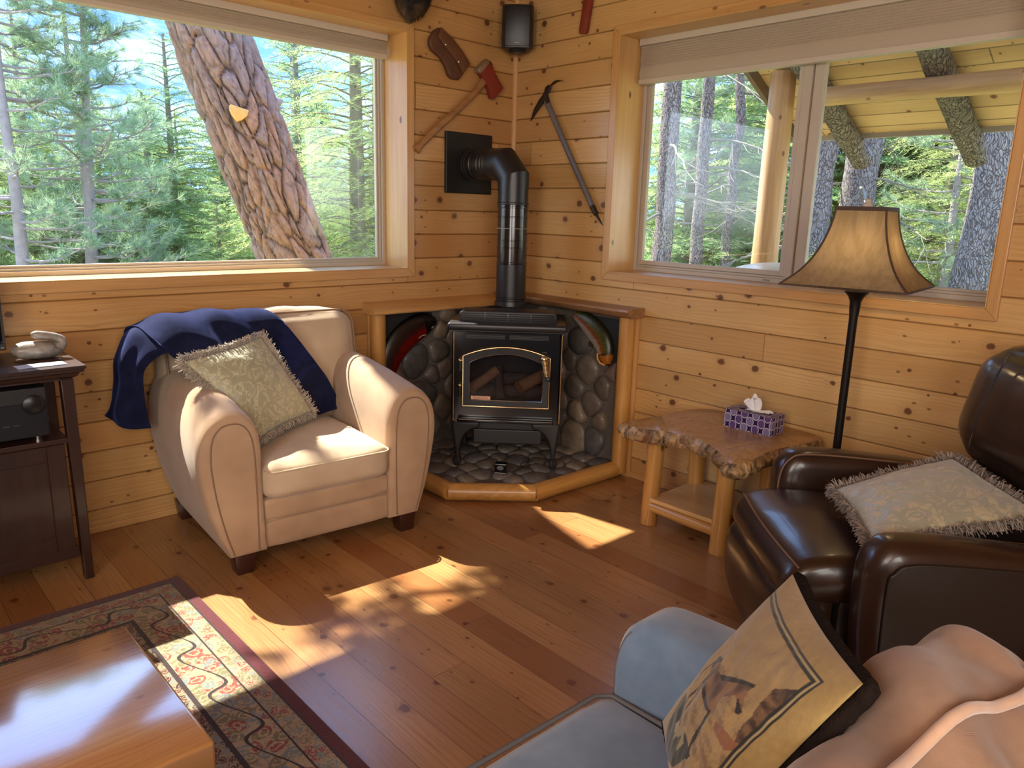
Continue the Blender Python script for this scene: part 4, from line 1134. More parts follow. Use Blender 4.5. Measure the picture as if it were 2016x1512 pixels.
for s in (-1,1):
    ap = [(-.72,.10),(-.72,.56),(-.5,.60),(-.25,.622),(-.06,.628),(-.005,.605),(.022,.55),(.025,.45),(.015,.30),(0.0,.12),(-.02,.07),(-.70,.07)]
    ap = [(p.y,p.z) for p in smooth_path([(0,a,b) for a,b in ap],50)]
    r0,r1 = (.318,.468)
    am = prof_sweep('arm', ap, s*r0, s*r1, M['leather'] , rc_, .012, 20, .055)
    bm = BM(); pts = [rl(s*(r0+.045 if s<0 else r0+.02), f+ (.004), z+.004) for f,z in ap[8:34]]
    tube(bm, pts, .0035, 6); obj('welt', bm, M['stitch'], am, smooth=60)
    # flat outer side panel
    bm = BM(); pn = [(-.69,.10),(-.69,.53),(-.45,.575),(-.2,.59),(-.07,.59),(-.025,.565),(-.008,.50),(-.02,.12)]; pn = pn[:1]+[(p.y,p.z) for p in smooth_path([(0,a,b) for a,b in pn[1:]],40)]
    prism(bm, [rl(0,f,0).yz.to_tuple()[:1]+(z,) for f,z in pn], s*RS*(r1+.004), s*RS*(r1+.012), 'x', .004); obj('side_panel', bm, M['leatherd'], am, smooth=40)
# back: leaning slab with pillowed lower part and overhanging headrest
tilt = math.radians(14)
mb_ = Matrix.Translation(rl(0,-.60,.44))@Matrix.Rotation(-tilt,4,'X')
bm = BM(); soft_box(bm,(-.335,-.02,-.05),(.335,.17,.60),.08,12,.03,mb_,3,.004); obj('backrest', bm, M['leather'], rc_, smooth=180)
bm = BM(); soft_box(bm,(-.36,-.12,.235),(.36,.14,.64),.11,14,.03,mb_,9,.008); hr = obj('headrest', bm, M['leather'], rc_, smooth=180)
bm = BM(); tube(bm, [mb_@V((.13*RS, -.150-.012*math.sin(PI*i/14)-.0, lerp(.27,.61,i/14))) for i in range(15)], .0035, 6); obj('seam', bm, M['leatherd'], hr, smooth=60)
for r_ in (-.2,.2):
    for f_ in (-.7,-.05):
        bm = BM(); box(bm, rl(r_-.04,f_-.04,0), rl(r_+.04,f_+.04,.07), .005); obj('foot', bm, M['darkfoot'], rc_)
# cushion lying on the recliner
def RW(r,f,z): return Matrix.Rotation(ang,3,'Z')@rl(r,f,z)+V((-1.0,-2.62,0))
M['damask2'] = damask('pale_sage_damask', (.34,.34,.25), (.47,.42,.27), 9, .6)
c2_ = [RW(-.315,-.03,.575),RW(.125,-.085,.575),RW(.225,-.53,.675),RW(-.28,-.54,.66)]
n2 = (c2_[1]-c2_[0]).cross(c2_[3]-c2_[0]).normalized(); n2 = n2 if n2.z>0 else -n2
pc2 = thing('cushion', 'pale sage cushion with taupe fringe lying on the brown leather recliner', 'cushion', (-.85,-2.85,.52))
bm = BM(); mid = pillow(bm, c2_, .058, n2, 40, wr=.008, seed=7.1, pinch=.03); obj('cover', bm, M['damask2'], pc2, smooth=180, world=True)
bm = BM(); fringe(bm, mid, n2, 700, .031, .0017, rnd); obj('fringe', bm, simple('grey_fringe',(.30,.25,.21),.9,var=.35,vscale=40), pc2, world=True)
# ------------------------------------------------------------------ blue sofa in the foreground (faces +y)
M['bluef'] = fabric('blue_grey_velvet', (.18,.26,.37), (.13,.20,.30), weave=300, bump=.12, sheen=.55, var=14)
M['bluewelt'] = simple('grey_welt',(.12,.115,.12),.7)
so = thing('sofa', 'blue-grey sofa at the bottom of the photo holding the horse cushion', 'sofa', (-2.75,-3.05,0))
bm = BM(); soft_box(bm,(-3.75,-3.30,.265),(-2.165,-2.69,.455),.035,16,.012,seed=1,wr=.003); s1 = obj('seat_cushion', bm, M['bluef'], so, smooth=180, world=True)
bm = BM(); tube(bm, [(-3.73,-2.692,.447),(-2.6,-2.687,.452),(-2.20,-2.692,.447),(-2.168,-2.715,.446),(-2.166,-2.9,.45)], .0055, 8); obj('welt', bm, M['bluewelt'], s1, smooth=60, world=True)
bm = BM(); box(bm,(-3.75,-3.40,.10),(-2.16,-2.715,.27),.012); obj('base_rail', bm, M['bluef'], so, smooth=40, world=True)
ol = [(-3.43,.09),(-2.72,.09),(-2.705,.3),(-2.70,.44),(-2.692,.50),(-2.692,.545),(-2.705,.585),(-2.735,.610),(-2.78,.620),(-3.0,.632),(-3.43,.66)]
ol = [(p.y,p.z) for p in smooth_path([(0,a,b) for a,b in ol[1:-1]],30)]
ol = [(-3.43,.09)]+ol+[(-3.43,.66)]
bm = BM(); xs = [(-2.163,.0),(-2.158,.018),(-2.14,.030),(-2.02,.030),(-2.0,.018),(-1.995,.0)]
cenp = (-3.1,.36); rings = []
for x,o_ in xs:
    ring = []
    for y,z in ol:
        d = V((y-cenp[0],z-cenp[1])); L = d.length; k = (L-.030+o_)/L
        zz = cenp[1]+(z-cenp[1])*k; fl_ = .045*max(0,(zz-.44)/.18)**1.3
        ring.append(bm.verts.new((x+(fl_ if x < -2.1 else fl_*.4), cenp[0]+(y-cenp[0])*k, zz)))
    rings.append(ring)
m = len(ol)
for A,B in zip(rings,rings[1:]):
    for k in range(m): bm.faces.new((A[k],A[(k+1)%m],B[(k+1)%m],B[k]))
bm.faces.new(rings[0][::-1]); bm.faces.new(rings[-1])
am = obj('arm', bm, M['bluef'], so, smooth=50, world=True)
bm = BM(); tube(bm, [(-2.157+.045*max(0,(z-.44)/.18)**1.3, cenp[0]+(y-cenp[0])*.968, cenp[1]+(z-cenp[1])*.968) for y,z in ol[3:22]], .0042, 8); obj('welt', bm, M['bluewelt'], am, smooth=60, world=True)
bm = BM(); soft_box(bm,(-3.75,-3.46,.12),(-1.995,-3.29,.80),.05,14,.012); obj('backrest', bm, M['bluef'], so, smooth=180, world=True)
for x,y in ((-2.08,-2.78),(-2.08,-3.38),(-3.6,-3.38),(-3.6,-2.78)):
    bm = BM(); lathe(bm,[(.022,0),(.03,.11)],14,Matrix.Translation((x,y,0))); obj('foot', bm, M['darkfoot'], so, smooth=40, world=True)

# printed horse cushion: colours of the print come from the picture's own layout (u across, v up the print)
def pip(P,x,y): return inpoly(P,x,y)
def _q(P): return [(u*.876, v*.966) for u,v in P]
HB = _q([(.29,.553),(.361,.576),(.424,.561),(.453,.541),(.507,.551),(.591,.593),(.702,.649),(.8,.693),(.802,.669),(.807,.643),(.826,.622),(.854,.602),(.873,.585),(.858,.565),(.831,.56),(.815,.577),(.788,.592),(.752,.593),(.72,.56),(.688,.535),(.682,.515),(.679,.489),(.696,.464),(.694,.439),(.661,.42),(.596,.406),(.525,.406),(.462,.423),(.42,.45),(.39,.436),(.375,.468),(.331,.496)])
HDK = [_q(P) for P in ([(.489,.546),(.583,.595),(.695,.651),(.803,.7),(.806,.684),(.722,.643),(.622,.585),(.548,.541)], [(.293,.538),(.293,.562),(.376,.582),(.395,.57),(.356,.539),(.347,.502),(.315,.497)],
 [(.415,.45),(.436,.42),(.522,.404),(.61,.405),(.666,.428),(.624,.429),(.55,.426),(.478,.435),(.44,.457)], [(.785,.593),(.795,.601),(.836,.594),(.872,.591),(.869,.57),(.837,.556),(.815,.577)])]
ROCK = _q([(.896,.764),(1.004,.85),(1.026,.855),(1.06,.562),(.966,.498),(.932,.545),(.922,.671)])
LOGP = _q([(.78,.421),(.761,.45),(.82,.47),(1.035,.518),(.951,.44)])
BARKP = _q([(.204,.298),(.223,.203),(.252,.05),(.423,.02),(.641,.10),(.773,.254),(.609,.256),(.522,.222),(.402,.222),(.342,.279)])
BARK2 = _q([(.377,.176),(.426,.234),(.57,.238),(.68,.215),(.66,.164),(.466,.147)])
LEGS = [(_q(P),w) for P,w in (([(.662,.428),(.673,.383),(.692,.336),(.708,.272),(.746,.236)],.013),([(.296,.523),(.284,.437),(.275,.369)],.005),([(.375,.468),(.367,.402),(.337,.31),(.359,.223)],.008),([(.399,.435),(.398,.349),(.398,.271),(.464,.215)],.006))]
def segd(P,x,y):
    m = 9
    for (x1,y1),(x2,y2) in zip(P,P[1:]):
        dx,dy = x2-x1,y2-y1; t_ = max(0,min(1,((x-x1)*dx+(y-y1)*dy)/(dx*dx+dy*dy)))
        m = min(m, math.hypot(x-x1-t_*dx,y-y1-t_*dy))
    return m
def hn(x,y,s): return mnoise.noise(V((x*s,y*s,.3)))
def horse(u,v):
    n = .5+.5*hn(u,v,6)
    c = mixc((.56,.46,.27),(.64,.54,.35),n)
    fr_ = .115
    d = min(1-fr_-u, 1-fr_-v)
    if abs(d) < .017: c = (.13,.125,.10) if abs(d) > .006 else (.62,.55,.40)
    if d > .017:
        c = mixc((.60,.49,.30),(.66,.55,.37),n)
        if v > .6: c = mixc(c,(.50,.44,.34),.45*n)
        if v < .42+.35*u and u > .3: c = mixc(c,(.44,.33,.22),max(0,min(.8,.15+hn(u*.35,v,30)+.5*hn(u,v,70))))
        if pip(ROCK,u,v): c = mixc((.20,.135,.095),(.46,.34,.22),max(0,min(1,.42+.9*hn(u*.5,v,34)+.4*hn(u,v,90))))
        if pip(LOGP,u,v): c = mixc((.48,.26,.17),(.58,.40,.26),n)
        if pip(BARKP,u,v): c = mixc((.09,.10,.075),(.30,.29,.20),max(0,min(1,.35+1.2*hn(u,v*.5,26))))
        if pip(BARK2,u,v) and hn(u,v*.4,24) > -.18: c = (.58,.52,.36)
        if pip(HB,u,v): c = mixc((.30,.18,.12),(.52,.37,.24),max(0,min(1,.5+1.5*hn(u,v,15))))
        for P in HDK:
            if pip(P,u,v): c = mixc((.025,.018,.022),(.09,.06,.06),max(0,hn(u,v,30)))
        for P,w_ in LEGS:
            if segd(P,u,v) < w_*(1+.5*hn(u,v,20)): c = (.045,.032,.03)
    return c
M['print'] = vcol_mat('printed_cotton', .9, .2, bump=.25, bscale=500, sheen=.25, mixn=.12)
M['brownplush'] = simple('brown_plush',(.012,.0072,.0055),.95,var=.4,vscale=60,spec=.1,bump=.6,bscale=150,bdist=.006)
hq = [(-2.54,-3.135,.545),(-2.215,-2.885,.515),(-2.062,-3.045,.828),(-2.385,-3.292,.868)]   # BL, BR (far bottom), TR (far top), TL in picture terms below
# picture: v runs from seat edge to upper edge, u runs from the near side to the far side -> flip so the horse faces as printed
T_,R__,L_,B_ = V((-2.056,-3.036,.829)),V((-2.385,-3.300,.880)),V((-2.222,-2.885,.505)),V((-2.551,-3.149,.556))
# print axes: left edge = T..L side, upper edge = T..R
c4 = [L_,B_,R__,T_]     # BL,BR,TR,TL
nh = V((-.45,.70,.55)).normalized()
hc = thing('cushion', 'cream cushion printed with a grazing horse, leaning on the blue-grey sofa', 'cushion', (-2.35,-3.1,.47))
def horse2(u,v): return horse(u,v)
bm = BM(); mid = pillow(bm, c4, .052, nh, 190, wr=.004, seed=4.2, pinch=.025, col=horse2, back_mi=1, back_k=.35); obj('cover', bm, [M['print'],M['brownplush']], hc, smooth=180, world=True)
bm = BM(); per = [mid(t_/40,0) for t_ in range(40)]+[mid(1,t_/40) for t_ in range(40)]+[mid(1-t_/40,1) for t_ in range(40)]+[mid(0,1-t_/40) for t_ in range(40)]
tube(bm, [p-nh*.014 for p in per], 0.0125, 12, closed=True, jit=.14, rnd=rnd); obj('plush_edge', bm, M['brownplush'], hc, smooth=180, world=True)

# peach fleece throw over the sofa's end
M['peach'] = fabric('peach_fleece', (.58,.38,.26), (.50,.31,.20), weave=420, bump=.22, sheen=.6, var=16)
pt_ = thing('throw_blanket', 'peach fleece throw bunched over the end of the blue-grey sofa', 'blanket', (-2.15,-3.35,.8))
P = [
 [(-2.90,-3.21,.46),(-2.60,-3.20,.45),(-2.34,-3.19,.45),(-2.16,-3.18,.45),(-1.95,-3.21,.45)],
 [(-2.90,-3.23,.60),(-2.60,-3.22,.60),(-2.33,-3.205,.61),(-2.15,-3.19,.61),(-1.93,-3.22,.60)],
 [(-2.90,-3.255,.72),(-2.60,-3.25,.73),(-2.32,-3.23,.745),(-2.13,-3.215,.75),(-1.935,-3.25,.72)],
 [(-2.90,-3.29,.79),(-2.58,-3.28,.80),(-2.31,-3.265,.82),(-2.12,-3.26,.83),(-1.955,-3.29,.78)],
 [(-2.90,-3.34,.82),(-2.58,-3.335,.825),(-2.30,-3.325,.85),(-2.12,-3.315,.855),(-1.97,-3.335,.80)],
 [(-2.90,-3.41,.815),(-2.58,-3.41,.82),(-2.29,-3.405,.82),(-2.13,-3.41,.815),(-1.985,-3.41,.785)],
 [(-2.90,-3.47,.77),(-2.58,-3.48,.77),(-2.29,-3.485,.765),(-2.13,-3.49,.75),(-1.97,-3.475,.73)],
 [(-2.90,-3.49,.66),(-2.58,-3.51,.66),(-2.29,-3.52,.65),(-2.13,-3.52,.63),(-1.955,-3.495,.63)],
 [(-2.90,-3.49,.50),(-2.58,-3.51,.50),(-2.29,-3.52,.50),(-2.13,-3.52,.49),(-1.955,-3.495,.50)],
]
fn3 = net(P)
def pf(u,v):
    p = fn3(u,v); 
    w = .020*math.sin(u*8+v*11+2.4*nz(p,5))*math.sin(v*9+.6) + .018*nz(p,8) + .004*nz(p,22)
    nrm = V((-.15,.8-1.6*min(1,max(0,(u-.25)*2)),.9)).normalized()
    return p+nrm*w
bm = BM(); grid(bm, pf, 90, 70); bmesh.ops.solidify(bm, geom=bm.faces[:], thickness=-.012); o_ = obj('fleece', bm, M['peach'], pt_, smooth=180, world=True)
bm = BM(); tube(bm, [pf(.635+.03*math.sin(t_/7)-.05*(t_/40), lerp(1.0,.10,t_/40))+V((0,-.002,.008)) for t_ in range(41)], .0085, 8); obj('seam', bm, M['peach'], o_, smooth=180, world=True)

# ------------------------------------------------------------------ live-edge side table
st = thing('side_table', 'live-edge slab side table with peeled log legs by the right wall', 'side table', (-.40,-1.76,0))
top = [(-.645,-1.50),(-.622,-1.60),(-.580,-1.68),(-.567,-1.77),(-.560,-1.84),(-.595,-1.93),(-.668,-2.03),(-.738,-2.115),(-.73,-2.15),(-.675,-2.17),(-.59,-2.165),(-.457,-2.155),(-.33,-2.17),(-.20,-2.20),(-.10,-2.20),(-.05,-2.14),(-.035,-1.98),(-.03,-1.75),(-.04,-1.60),(-.12,-1.53),(-.25,-1.505),(-.37,-1.50),(-.50,-1.475),(-.60,-1.465)]
tp = smooth_path([(x,y,0) for x,y in top+[top[0]]], 220)[:-1]
cen = sum(tp,V())/len(tp)
t = NT('burl_top'); co = t.co(); w1 = t.noise(co,7,4,.6,1.2); rg = t.math('SINE', t.math('ADD', t.math('MULTIPLY',w1,46), t.math('MULTIPLY',t.sep(co)[1],30)))
bc_ = t.mix(t.remap(rg,-1,1), (.31,.16,.046), (.43,.235,.078)); bc_ = t.mix(t.remap(t.noise(co,14,3),.58,.75,0,.5), bc_, (.20,.085,.03))
M['burl'] = t.done(t.bsdf(bc_, .3, coat=.2, coat_rough=.12))
t = NT('bark_edge'); co = t.co(); f = t.noise(t.mapping(co,(1,1,.35)),28,5,.7,.6); g = t.noise(co,10,3)
bc_ = t.mix(t.remap(f,.35,.62), (.028,.014,.008), (.58,.36,.16)); bc_ = t.mix(t.remap(g,.5,.65), bc_, (.20,.09,.04))
M['barkslab'] = t.done(t.bsdf(bc_, .5, normal=t.bump(f,.9,.02), coat=.2))
bm = BM(); rings = []
for z,o_,b in ((.455,-.010,1),(.47,.006,1),(.49,.012,1),(.508,.004,1),(.519,-.005,.4),(.522,-.009,0)):
    ring = []
    for i,p in enumerate(tp):
        d = (p-cen).normalized(); tn = (tp[(i+1)%len(tp)]-tp[i-1]).normalized(); nr = V((tn.y,-tn.x,0)); 
        if nr.dot(d) < 0: nr = -nr
        r_ = b*(.018*nz((p.x*1,p.y,z*.6),24)+.013*nz((p.x,p.y,z*.4),55,3))
        ring.append(bm.verts.new(p+nr*(o_+r_)+V((0,0,z+ (0 if z>.5 else .012*nz(p,9,2))))))
    rings.append(ring)
k = len(tp)
for A,B in zip(rings,rings[1:]):
    for i in range(k):
        f_ = bm.faces.new((A[i],A[(i+1)%k],B[(i+1)%k],B[i])); f_.material_index = 1
f_ = bm.faces.new(rings[0][::-1]); f_.material_index = 1; f_ = bm.faces.new(rings[-1]); f_.material_index = 0
obj('tabletop', bm, [M['burl'],M['barkslab']], st, smooth=35, world=True)
lg = [(-.455,-1.555),(-.480,-1.962),(-.125,-1.585),(-.135,-1.99)]
for x,y in lg:
    bm = BM(); log(bm,(x-.012 if x<-.3 else x,y,0),(x+.012 if x<-.3 else x,y,.463),.040,9,18,.035,.043); obj('leg', bm, M['log'], st, smooth=60, world=True)
bm = BM(); box(bm,(-.50,-1.95,.128),(-.09,-1.575,.148),.003); obj('lower_shelf', bm, M['jamby'], st, world=True)
for a,b,mt in (((-.475,-1.565,.098),(-.495,-1.955,.098),'logy'),((-.12,-1.60,.098),(-.13,-1.97,.098),'logy'),((-.46,-1.60,.10),(-.13,-1.60,.10),'logx'),((-.47,-1.975,.10),(-.14,-1.985,.10),'logx')):
    bm = BM(); log(bm,a,b,.027,7,14,.05); obj('stretcher', bm, M[mt], st, smooth=60, world=True)

# tissue box with quatrefoil print
def quat(s,h,nx,ny):
    """s,h in 0..1 across a face; ogee lattice of lilac lobes and purple diamonds with pale outlines"""
    x = s*nx*2+.4; y = h*ny-.45
    i = round(x); j = round(y); best = 9; key = 0
    for di in (-1,0,1):
        for dj in (-1,0,1):
            if (i+di+j+dj)%2 == 0:
                d = math.hypot(x-i-di,y-j-dj)
                if d < best: best = d; key = (i+di)//1+(j+dj)*3
    if best < .57: return ((.47,.43,.56),(.34,.26,.44))[key%4//2]
    return (.80,.76,.80) if best < .665 else (.15,.05,.245)
tb = thing('tissue_box', 'purple and white patterned tissue box on the side table', 'tissue box', (-.205,-1.92,.5225), math.radians(2))
bm = BM(); cl = bm.loops.layers.color.new('Col'); x0,x1,y0,y1,z0,z1 = -.062,.062,-.118,.118,0,.086
def face(P, nu, nv, nx, ny, hole=False):
    vs = [[bm.verts.new(P(i/nu,j/nv)) for j in range(nv+1)] for i in range(nu+1)]
    for i in range(nu):
        for j in range(nv):
            u,v = (i+.5)/nu,(j+.5)/nv
            if hole and ((u-.5)/.16)**2+((v-.5)/.36)**2 < 1: continue
            f = bm.faces.new((vs[i][j],vs[i+1][j],vs[i+1][j+1],vs[i][j+1]))
            for l,(di,dj) in zip(f.loops,((0,0),(1,0),(1,1),(0,1))): l[cl] = (*quat((i+di)/nu,(j+dj)/nv,nx,ny),1)
face(lambda u,v: (x0,lerp(y1,y0,u),lerp(z0,z1,v)),170,62,4.2,2.6)
face(lambda u,v: (x1,lerp(y0,y1,u),lerp(z0,z1,v)),60,24,4.2,2.6)
face(lambda u,v: (lerp(x0,x1,u),y0,lerp(z0,z1,v)),90,62,2.2,2.6)
face(lambda u,v: (lerp(x1,x0,u),y1,lerp(z0,z1,v)),40,24,2.2,2.6)
face(lambda u,v: (lerp(x0,x1,u),lerp(y0,y1,v),z1),90,170,2.2,8.4,True)
face(lambda u,v: (lerp(x0,x1,u),lerp(y1,y0,v),z0),2,2,1,1)
obj('carton', bm, vcol_mat('printed_carton',.45,.4), tb)
bm = BM()
def tis(u,v):
    a = 2*PI*u; r = (.006+.030*v*(1.1-v*.35))*(1+.35*math.sin(3*a+v*2)+.22*math.sin(5*a+1+3*v))
    return V((r*math.cos(a)*.7+.012*v*math.sin(2.2*v), r*math.sin(a)*1.15+.012*v, .08+.058*v+.014*math.sin(2*a+1)*v+.010*math.sin(5*a)*v))
grid(bm, tis, 60, 14, closed_u=True); obj('tissue', bm, simple('white_tissue',(.80,.79,.77),.85), tb, smooth=180)
bm = BM(); grid(bm, lambda u,v: V(((u-.5)*.05+.004*math.sin(v*12),(v-.5)*.12-.02,.0865+.006*math.sin(v*9+u*6)*u+.004)),10,16); obj('tissue', bm, bpy.data.materials['white_tissue'], tb, smooth=180)

# ------------------------------------------------------------------ floor lamp
lp = thing('floor_lamp', 'black floor lamp with square beige bell shade behind the leather recliner', 'floor lamp', (-.275,-2.345,0))
M['bronze'] = simple('dark_bronze',(.016,.013,.011),.35,.5)
bm = BM(); lathe(bm,[(.14,0),(.14,.012),(.12,.022),(.05,.034),(.022,.06),(.018,.09)],32); obj('base', bm, M['bronze'], lp, smooth=50)
bm = BM(); lathe(bm,[(.017,.06),(.0165,.6),(.017,1.10),(.021,1.14),(.022,1.165),(.030,1.185),(.046,1.203),(.047,1.207),(.030,1.211),(.014,1.216),(.011,1.228),(.010,1.30)],24); obj('pole', bm, M['bronze'], lp, smooth=40)
corner_ang = math.radians(-127)
def shade_r(tt): return cr([V((x,0,0)) for x in (.326,.262,.218,.187,.164,.147,.135,.128)], tt).x
def shade_pt(s,tt,off=0):
    """s in 0..4 round the square, t up"""
    r = shade_r(tt)+off; q = int(s)%4; f = s-int(s)
    a0 = corner_ang+q*PI/2; a1 = a0+PI/2
    # faces dip inwards slightly between corners
    p = V((math.cos(a0),math.sin(a0),0))*r*(1-f)+V((math.cos(a1),math.sin(a1),0))*r*f
    return V((p.x,p.y,lerp(1.232,1.528,tt)))
t = NT('shade_cloth'); co = t.co(); sx = t.noise(t.mapping(co,(46,46,1.2)),1,2)
c_ = t.mix(t.remap(sx,.42,.58), (.50,.40,.25), (.58,.48,.32)); df = t.n('ShaderNodeBsdfDiffuse'); t.l(c_,df.inputs[0]); tl = t.n('ShaderNodeBsdfTranslucent'); t.l(c_,tl.inputs[0])
mx = t.n('ShaderNodeMixShader'); mx.inputs[0].default_value=.42; t.l(df.outputs[0],mx.inputs[1]); t.l(tl.outputs[0],mx.inputs[2]); M['shade'] = t.done(mx.outputs[0])
bm = BM(); grid(bm, lambda u,v: shade_pt(u*4,v), 40, 24, closed_u=True); bmesh.ops.solidify(bm, geom=bm.faces[:], thickness=.002); sh = obj('lamp_shade', bm, M['shade'], lp, smooth=30)
tm = simple('shade_trim',(.065,.038,.02),.7); bm = BM()
for q in range(4): tube(bm,[shade_pt(q,i/16,.001) for i in range(17)],.0042,6)
tube(bm,[shade_pt(i/5,0,.001) for i in range(20)],.0042,6,closed=True); tube(bm,[shade_pt(i/5,1,.001) for i in range(20)],.006,6,closed=True,sq=(1,1.5)); obj('shade_trim', bm, tm, sh, smooth=60)
bm = BM(); 
for q in range(4): 
    p = shade_pt(q+.5,1); tube(bm,[(0,0,1.525),(p.x,p.y,1.525)],.0025,6)
tube(bm,[(0,0,1.29),(.06,0,1.36),(.06,0,1.46),(0,0,1.525)],.0025,6); tube(bm,[(0,0,1.29),(-.06,0,1.36),(-.06,0,1.46),(0,0,1.525)],.0025,6); obj('harp', bm, M['bronze'], sh, smooth=60)
bm = BM(); lathe(bm,[(.006,1.52),(.006,1.532),(.020,1.535),(.022,1.545),(.014,1.553),(.010,1.558),(.014,1.564),(.0,1.57)],16); obj('finial', bm, simple('finial_glass',(.55,.53,.48),.1,spec=.8,coat=1), lp, smooth=50)
bm = BM(); lathe(bm,[(.012,1.29),(.02,1.33),(.03,1.37),(.022,1.40),(0,1.41)],16)
t = NT('warm_bulb'); e = t.n('ShaderNodeEmission'); e.inputs[0].default_value=(1,.72,.38,1); e.inputs[1].default_value=14; obj('bulb', bm, t.done(e.outputs[0]), lp, smooth=60)

# ------------------------------------------------------------------ coffee table, rug
ct = thing('coffee_table', 'glossy plank-top coffee table standing on the patterned rug', 'coffee table', (-3.5,-1.97,.008))
M['ctop'] = pine_boards('glossy_planks', 0, 1, .115, -.29, (.50,.27,.10), (.36,.16,.055), kdens=.12, seg=9, rough=.16, coat=1.0, boardvar=.18, crough=.11, cior=2.4)
bm = BM(); box(bm,(-4.12,-2.262,.343),(-2.868,-1.684,.42),.008,3); obj('tabletop', bm, M['ctop'], ct, smooth=40, world=True)
bm = BM(); box(bm,(-4.02,-2.20,.24),(-2.96,-1.745,.343),.004); obj('apron', bm, M['trimx'], ct, world=True)
for x in (-4.0,-2.98):
    for y in (-2.18,-1.77):
        bm = BM(); box(bm,(x-.05,y-.05,.0085),(x+.05,y+.05,.343),.006); obj('leg', bm, M['trimz'], ct, world=True)
t = NT('woven_rug'); p = t.sep(t.co())
dx = t.math('SUBTRACT', 1.08, t.math('ABSOLUTE', p[0])); dy = t.math('SUBTRACT', 1.36, t.math('ABSOLUTE', p[1])); d = t.math('MINIMUM', dx, dy)
co = t.co(); wv = t.n('ShaderNodeVectorMath', operation='MULTIPLY_ADD'); nv = t.noise(co, 16, 3, color=True); t.l(nv,wv.inputs[0]); wv.inputs[1].default_value=(.055,.055,0); t.l(co,wv.inputs[2])
def motif(scale, base, c1, c2, c3, lo=.30):
    dd,cc = t.vor(wv.outputs[0], scale, dims='2D', out=('Distance','Color')); r = t.sep(cc)
    col = t.ramp(r[0], [(0,c1),(.35,c2),(.65,c3),(1,c1)], 'CONSTANT')
    ring = t.math('SINE', t.math('MULTIPLY', dd, 19)); m = t.math('MULTIPLY', t.math('LESS_THAN', dd, lo+.12), t.math('GREATER_THAN', ring, -.55))
    m = t.math('MULTIPLY', m, t.remap(t.noise(co,70,2),.36,.46))
    sp = t.math('MULTIPLY', t.remap(t.noise(wv.outputs[0],scale*3.2,2),.56,.62), .85)
    return t.mix(m, t.mix(sp, base, t.mix(r[1], c1, c2)), col)
maroon=(.085,.012,.018); beige=(.36,.28,.165); tan=(.27,.205,.12); rose=(.24,.055,.045); slate=(.16,.20,.20); dk=(.03,.018,.02); olive=(.17,.15,.075)
vine = t.math('LESS_THAN', t.math('ABSOLUTE', t.math('SUBTRACT', t.math('SUBTRACT', d, .172), t.math('MULTIPLY', t.math('SINE', t.math('MULTIPLY', t.math('ADD',p[0],p[1]), 24)), .035))), .0045)
bigb = t.mix(vine, motif(19, beige, rose, slate, olive, .40), dk)
guard = motif(34, (.33,.26,.16), slate, rose, olive, .36)
field = motif(15, tan, maroon, slate, rose, .42)
inner = motif(36, tan, maroon, slate, dk, .36)
col = field
def band(col, lim, c): return t.mix(t.math('LESS_THAN', d, lim), col, c)
col = band(col,.43,dk); col = band(col,.415,motif(26,beige,rose,slate,dk,.4)); col = band(col,.335,dk); col = band(col,.325,inner); col = band(col,.256,dk); col = band(col,.241,bigb); col = band(col,.112,dk); col = band(col,.106,guard); col = band(col,.047,dk); col = band(col,.040,maroon)
f = t.noise(co,260,2); v_ = t.remap(f,.25,.75,.72,1.2); col = t.mix(1.0,col,t.comb(v_,v_,v_),'MULTIPLY')
M['rug'] = t.done(t.bsdf(col,.95,normal=t.bump(f,.5,.004),sheen=.3,spec=.1))
bm = BM(); box(bm,(-1.08,-1.36,0),(1.08,1.36,.009),.003,1); rug = obj('rug', bm, M['rug']); rug.location = (-3.49,-2.035,0); tag(rug,'oriental rug with maroon edge and floral border under the coffee table','rug')

# ------------------------------------------------------------------ TV stand and what stands on it
M['espresso'] = wood_part('espresso_wood', (.040,.016,.011), (.022,.009,.007), 0, .35, knots=False, coat=.3)
M['espz'] = wood_part('espresso_wood_z', (.040,.016,.011), (.022,.009,.007), 2, .35, knots=False, coat=.3)
ts = thing('tv_stand', 'dark espresso media stand at the left edge beneath the television', 'tv stand', (-3.35,-.27,0))
bm = BM(); prof = [(0,.872),(0,.860),(.006,.857),(.006,.848),(.020,.842),(.026,.830),(.040,.822),(.040,.816)]
def stand_top(bm):
    x0,x1,y0,y1 = -4.05,-2.622,-.485,-.06; rings = []
    for i_,z in prof: rings.append([bm.verts.new(q) for q in ((x0+i_,y0+i_,z),(x1-i_,y0+i_,z),(x1-i_,y1-i_,z),(x0+i_,y1-i_,z))])
    for A,B in zip(rings,rings[1:]):
        for k in range(4): bm.faces.new((A[k],A[(k+1)%4],B[(k+1)%4],B[k]))
    bm.faces.new(rings[0]); bm.faces.new(rings[-1][::-1])
stand_top(bm); obj('top', bm, M['espresso'], ts, world=True)
for x in (-2.685,-3.985):
    for y in (-.44,-.11):
        bm = BM(); box(bm,(x-.022,y-.022,0),(x+.022,y+.022,.82),.003)
        for v in bm.verts:
            if v.co.z < .05 and v.co.x < x: v.co.x += .012
        obj('post', bm, M['espz'], ts, world=True)
bm = BM(); box(bm,(-3.97,-.455,.572),(-2.70,-.10,.592),.002); obj('shelf', bm, M['espresso'], ts, world=True)
bm = BM(); box(bm,(-3.96,-.435,.135),(-2.712,-.10,.572)); obj('cabinet', bm, M['espresso'], ts, world=True)
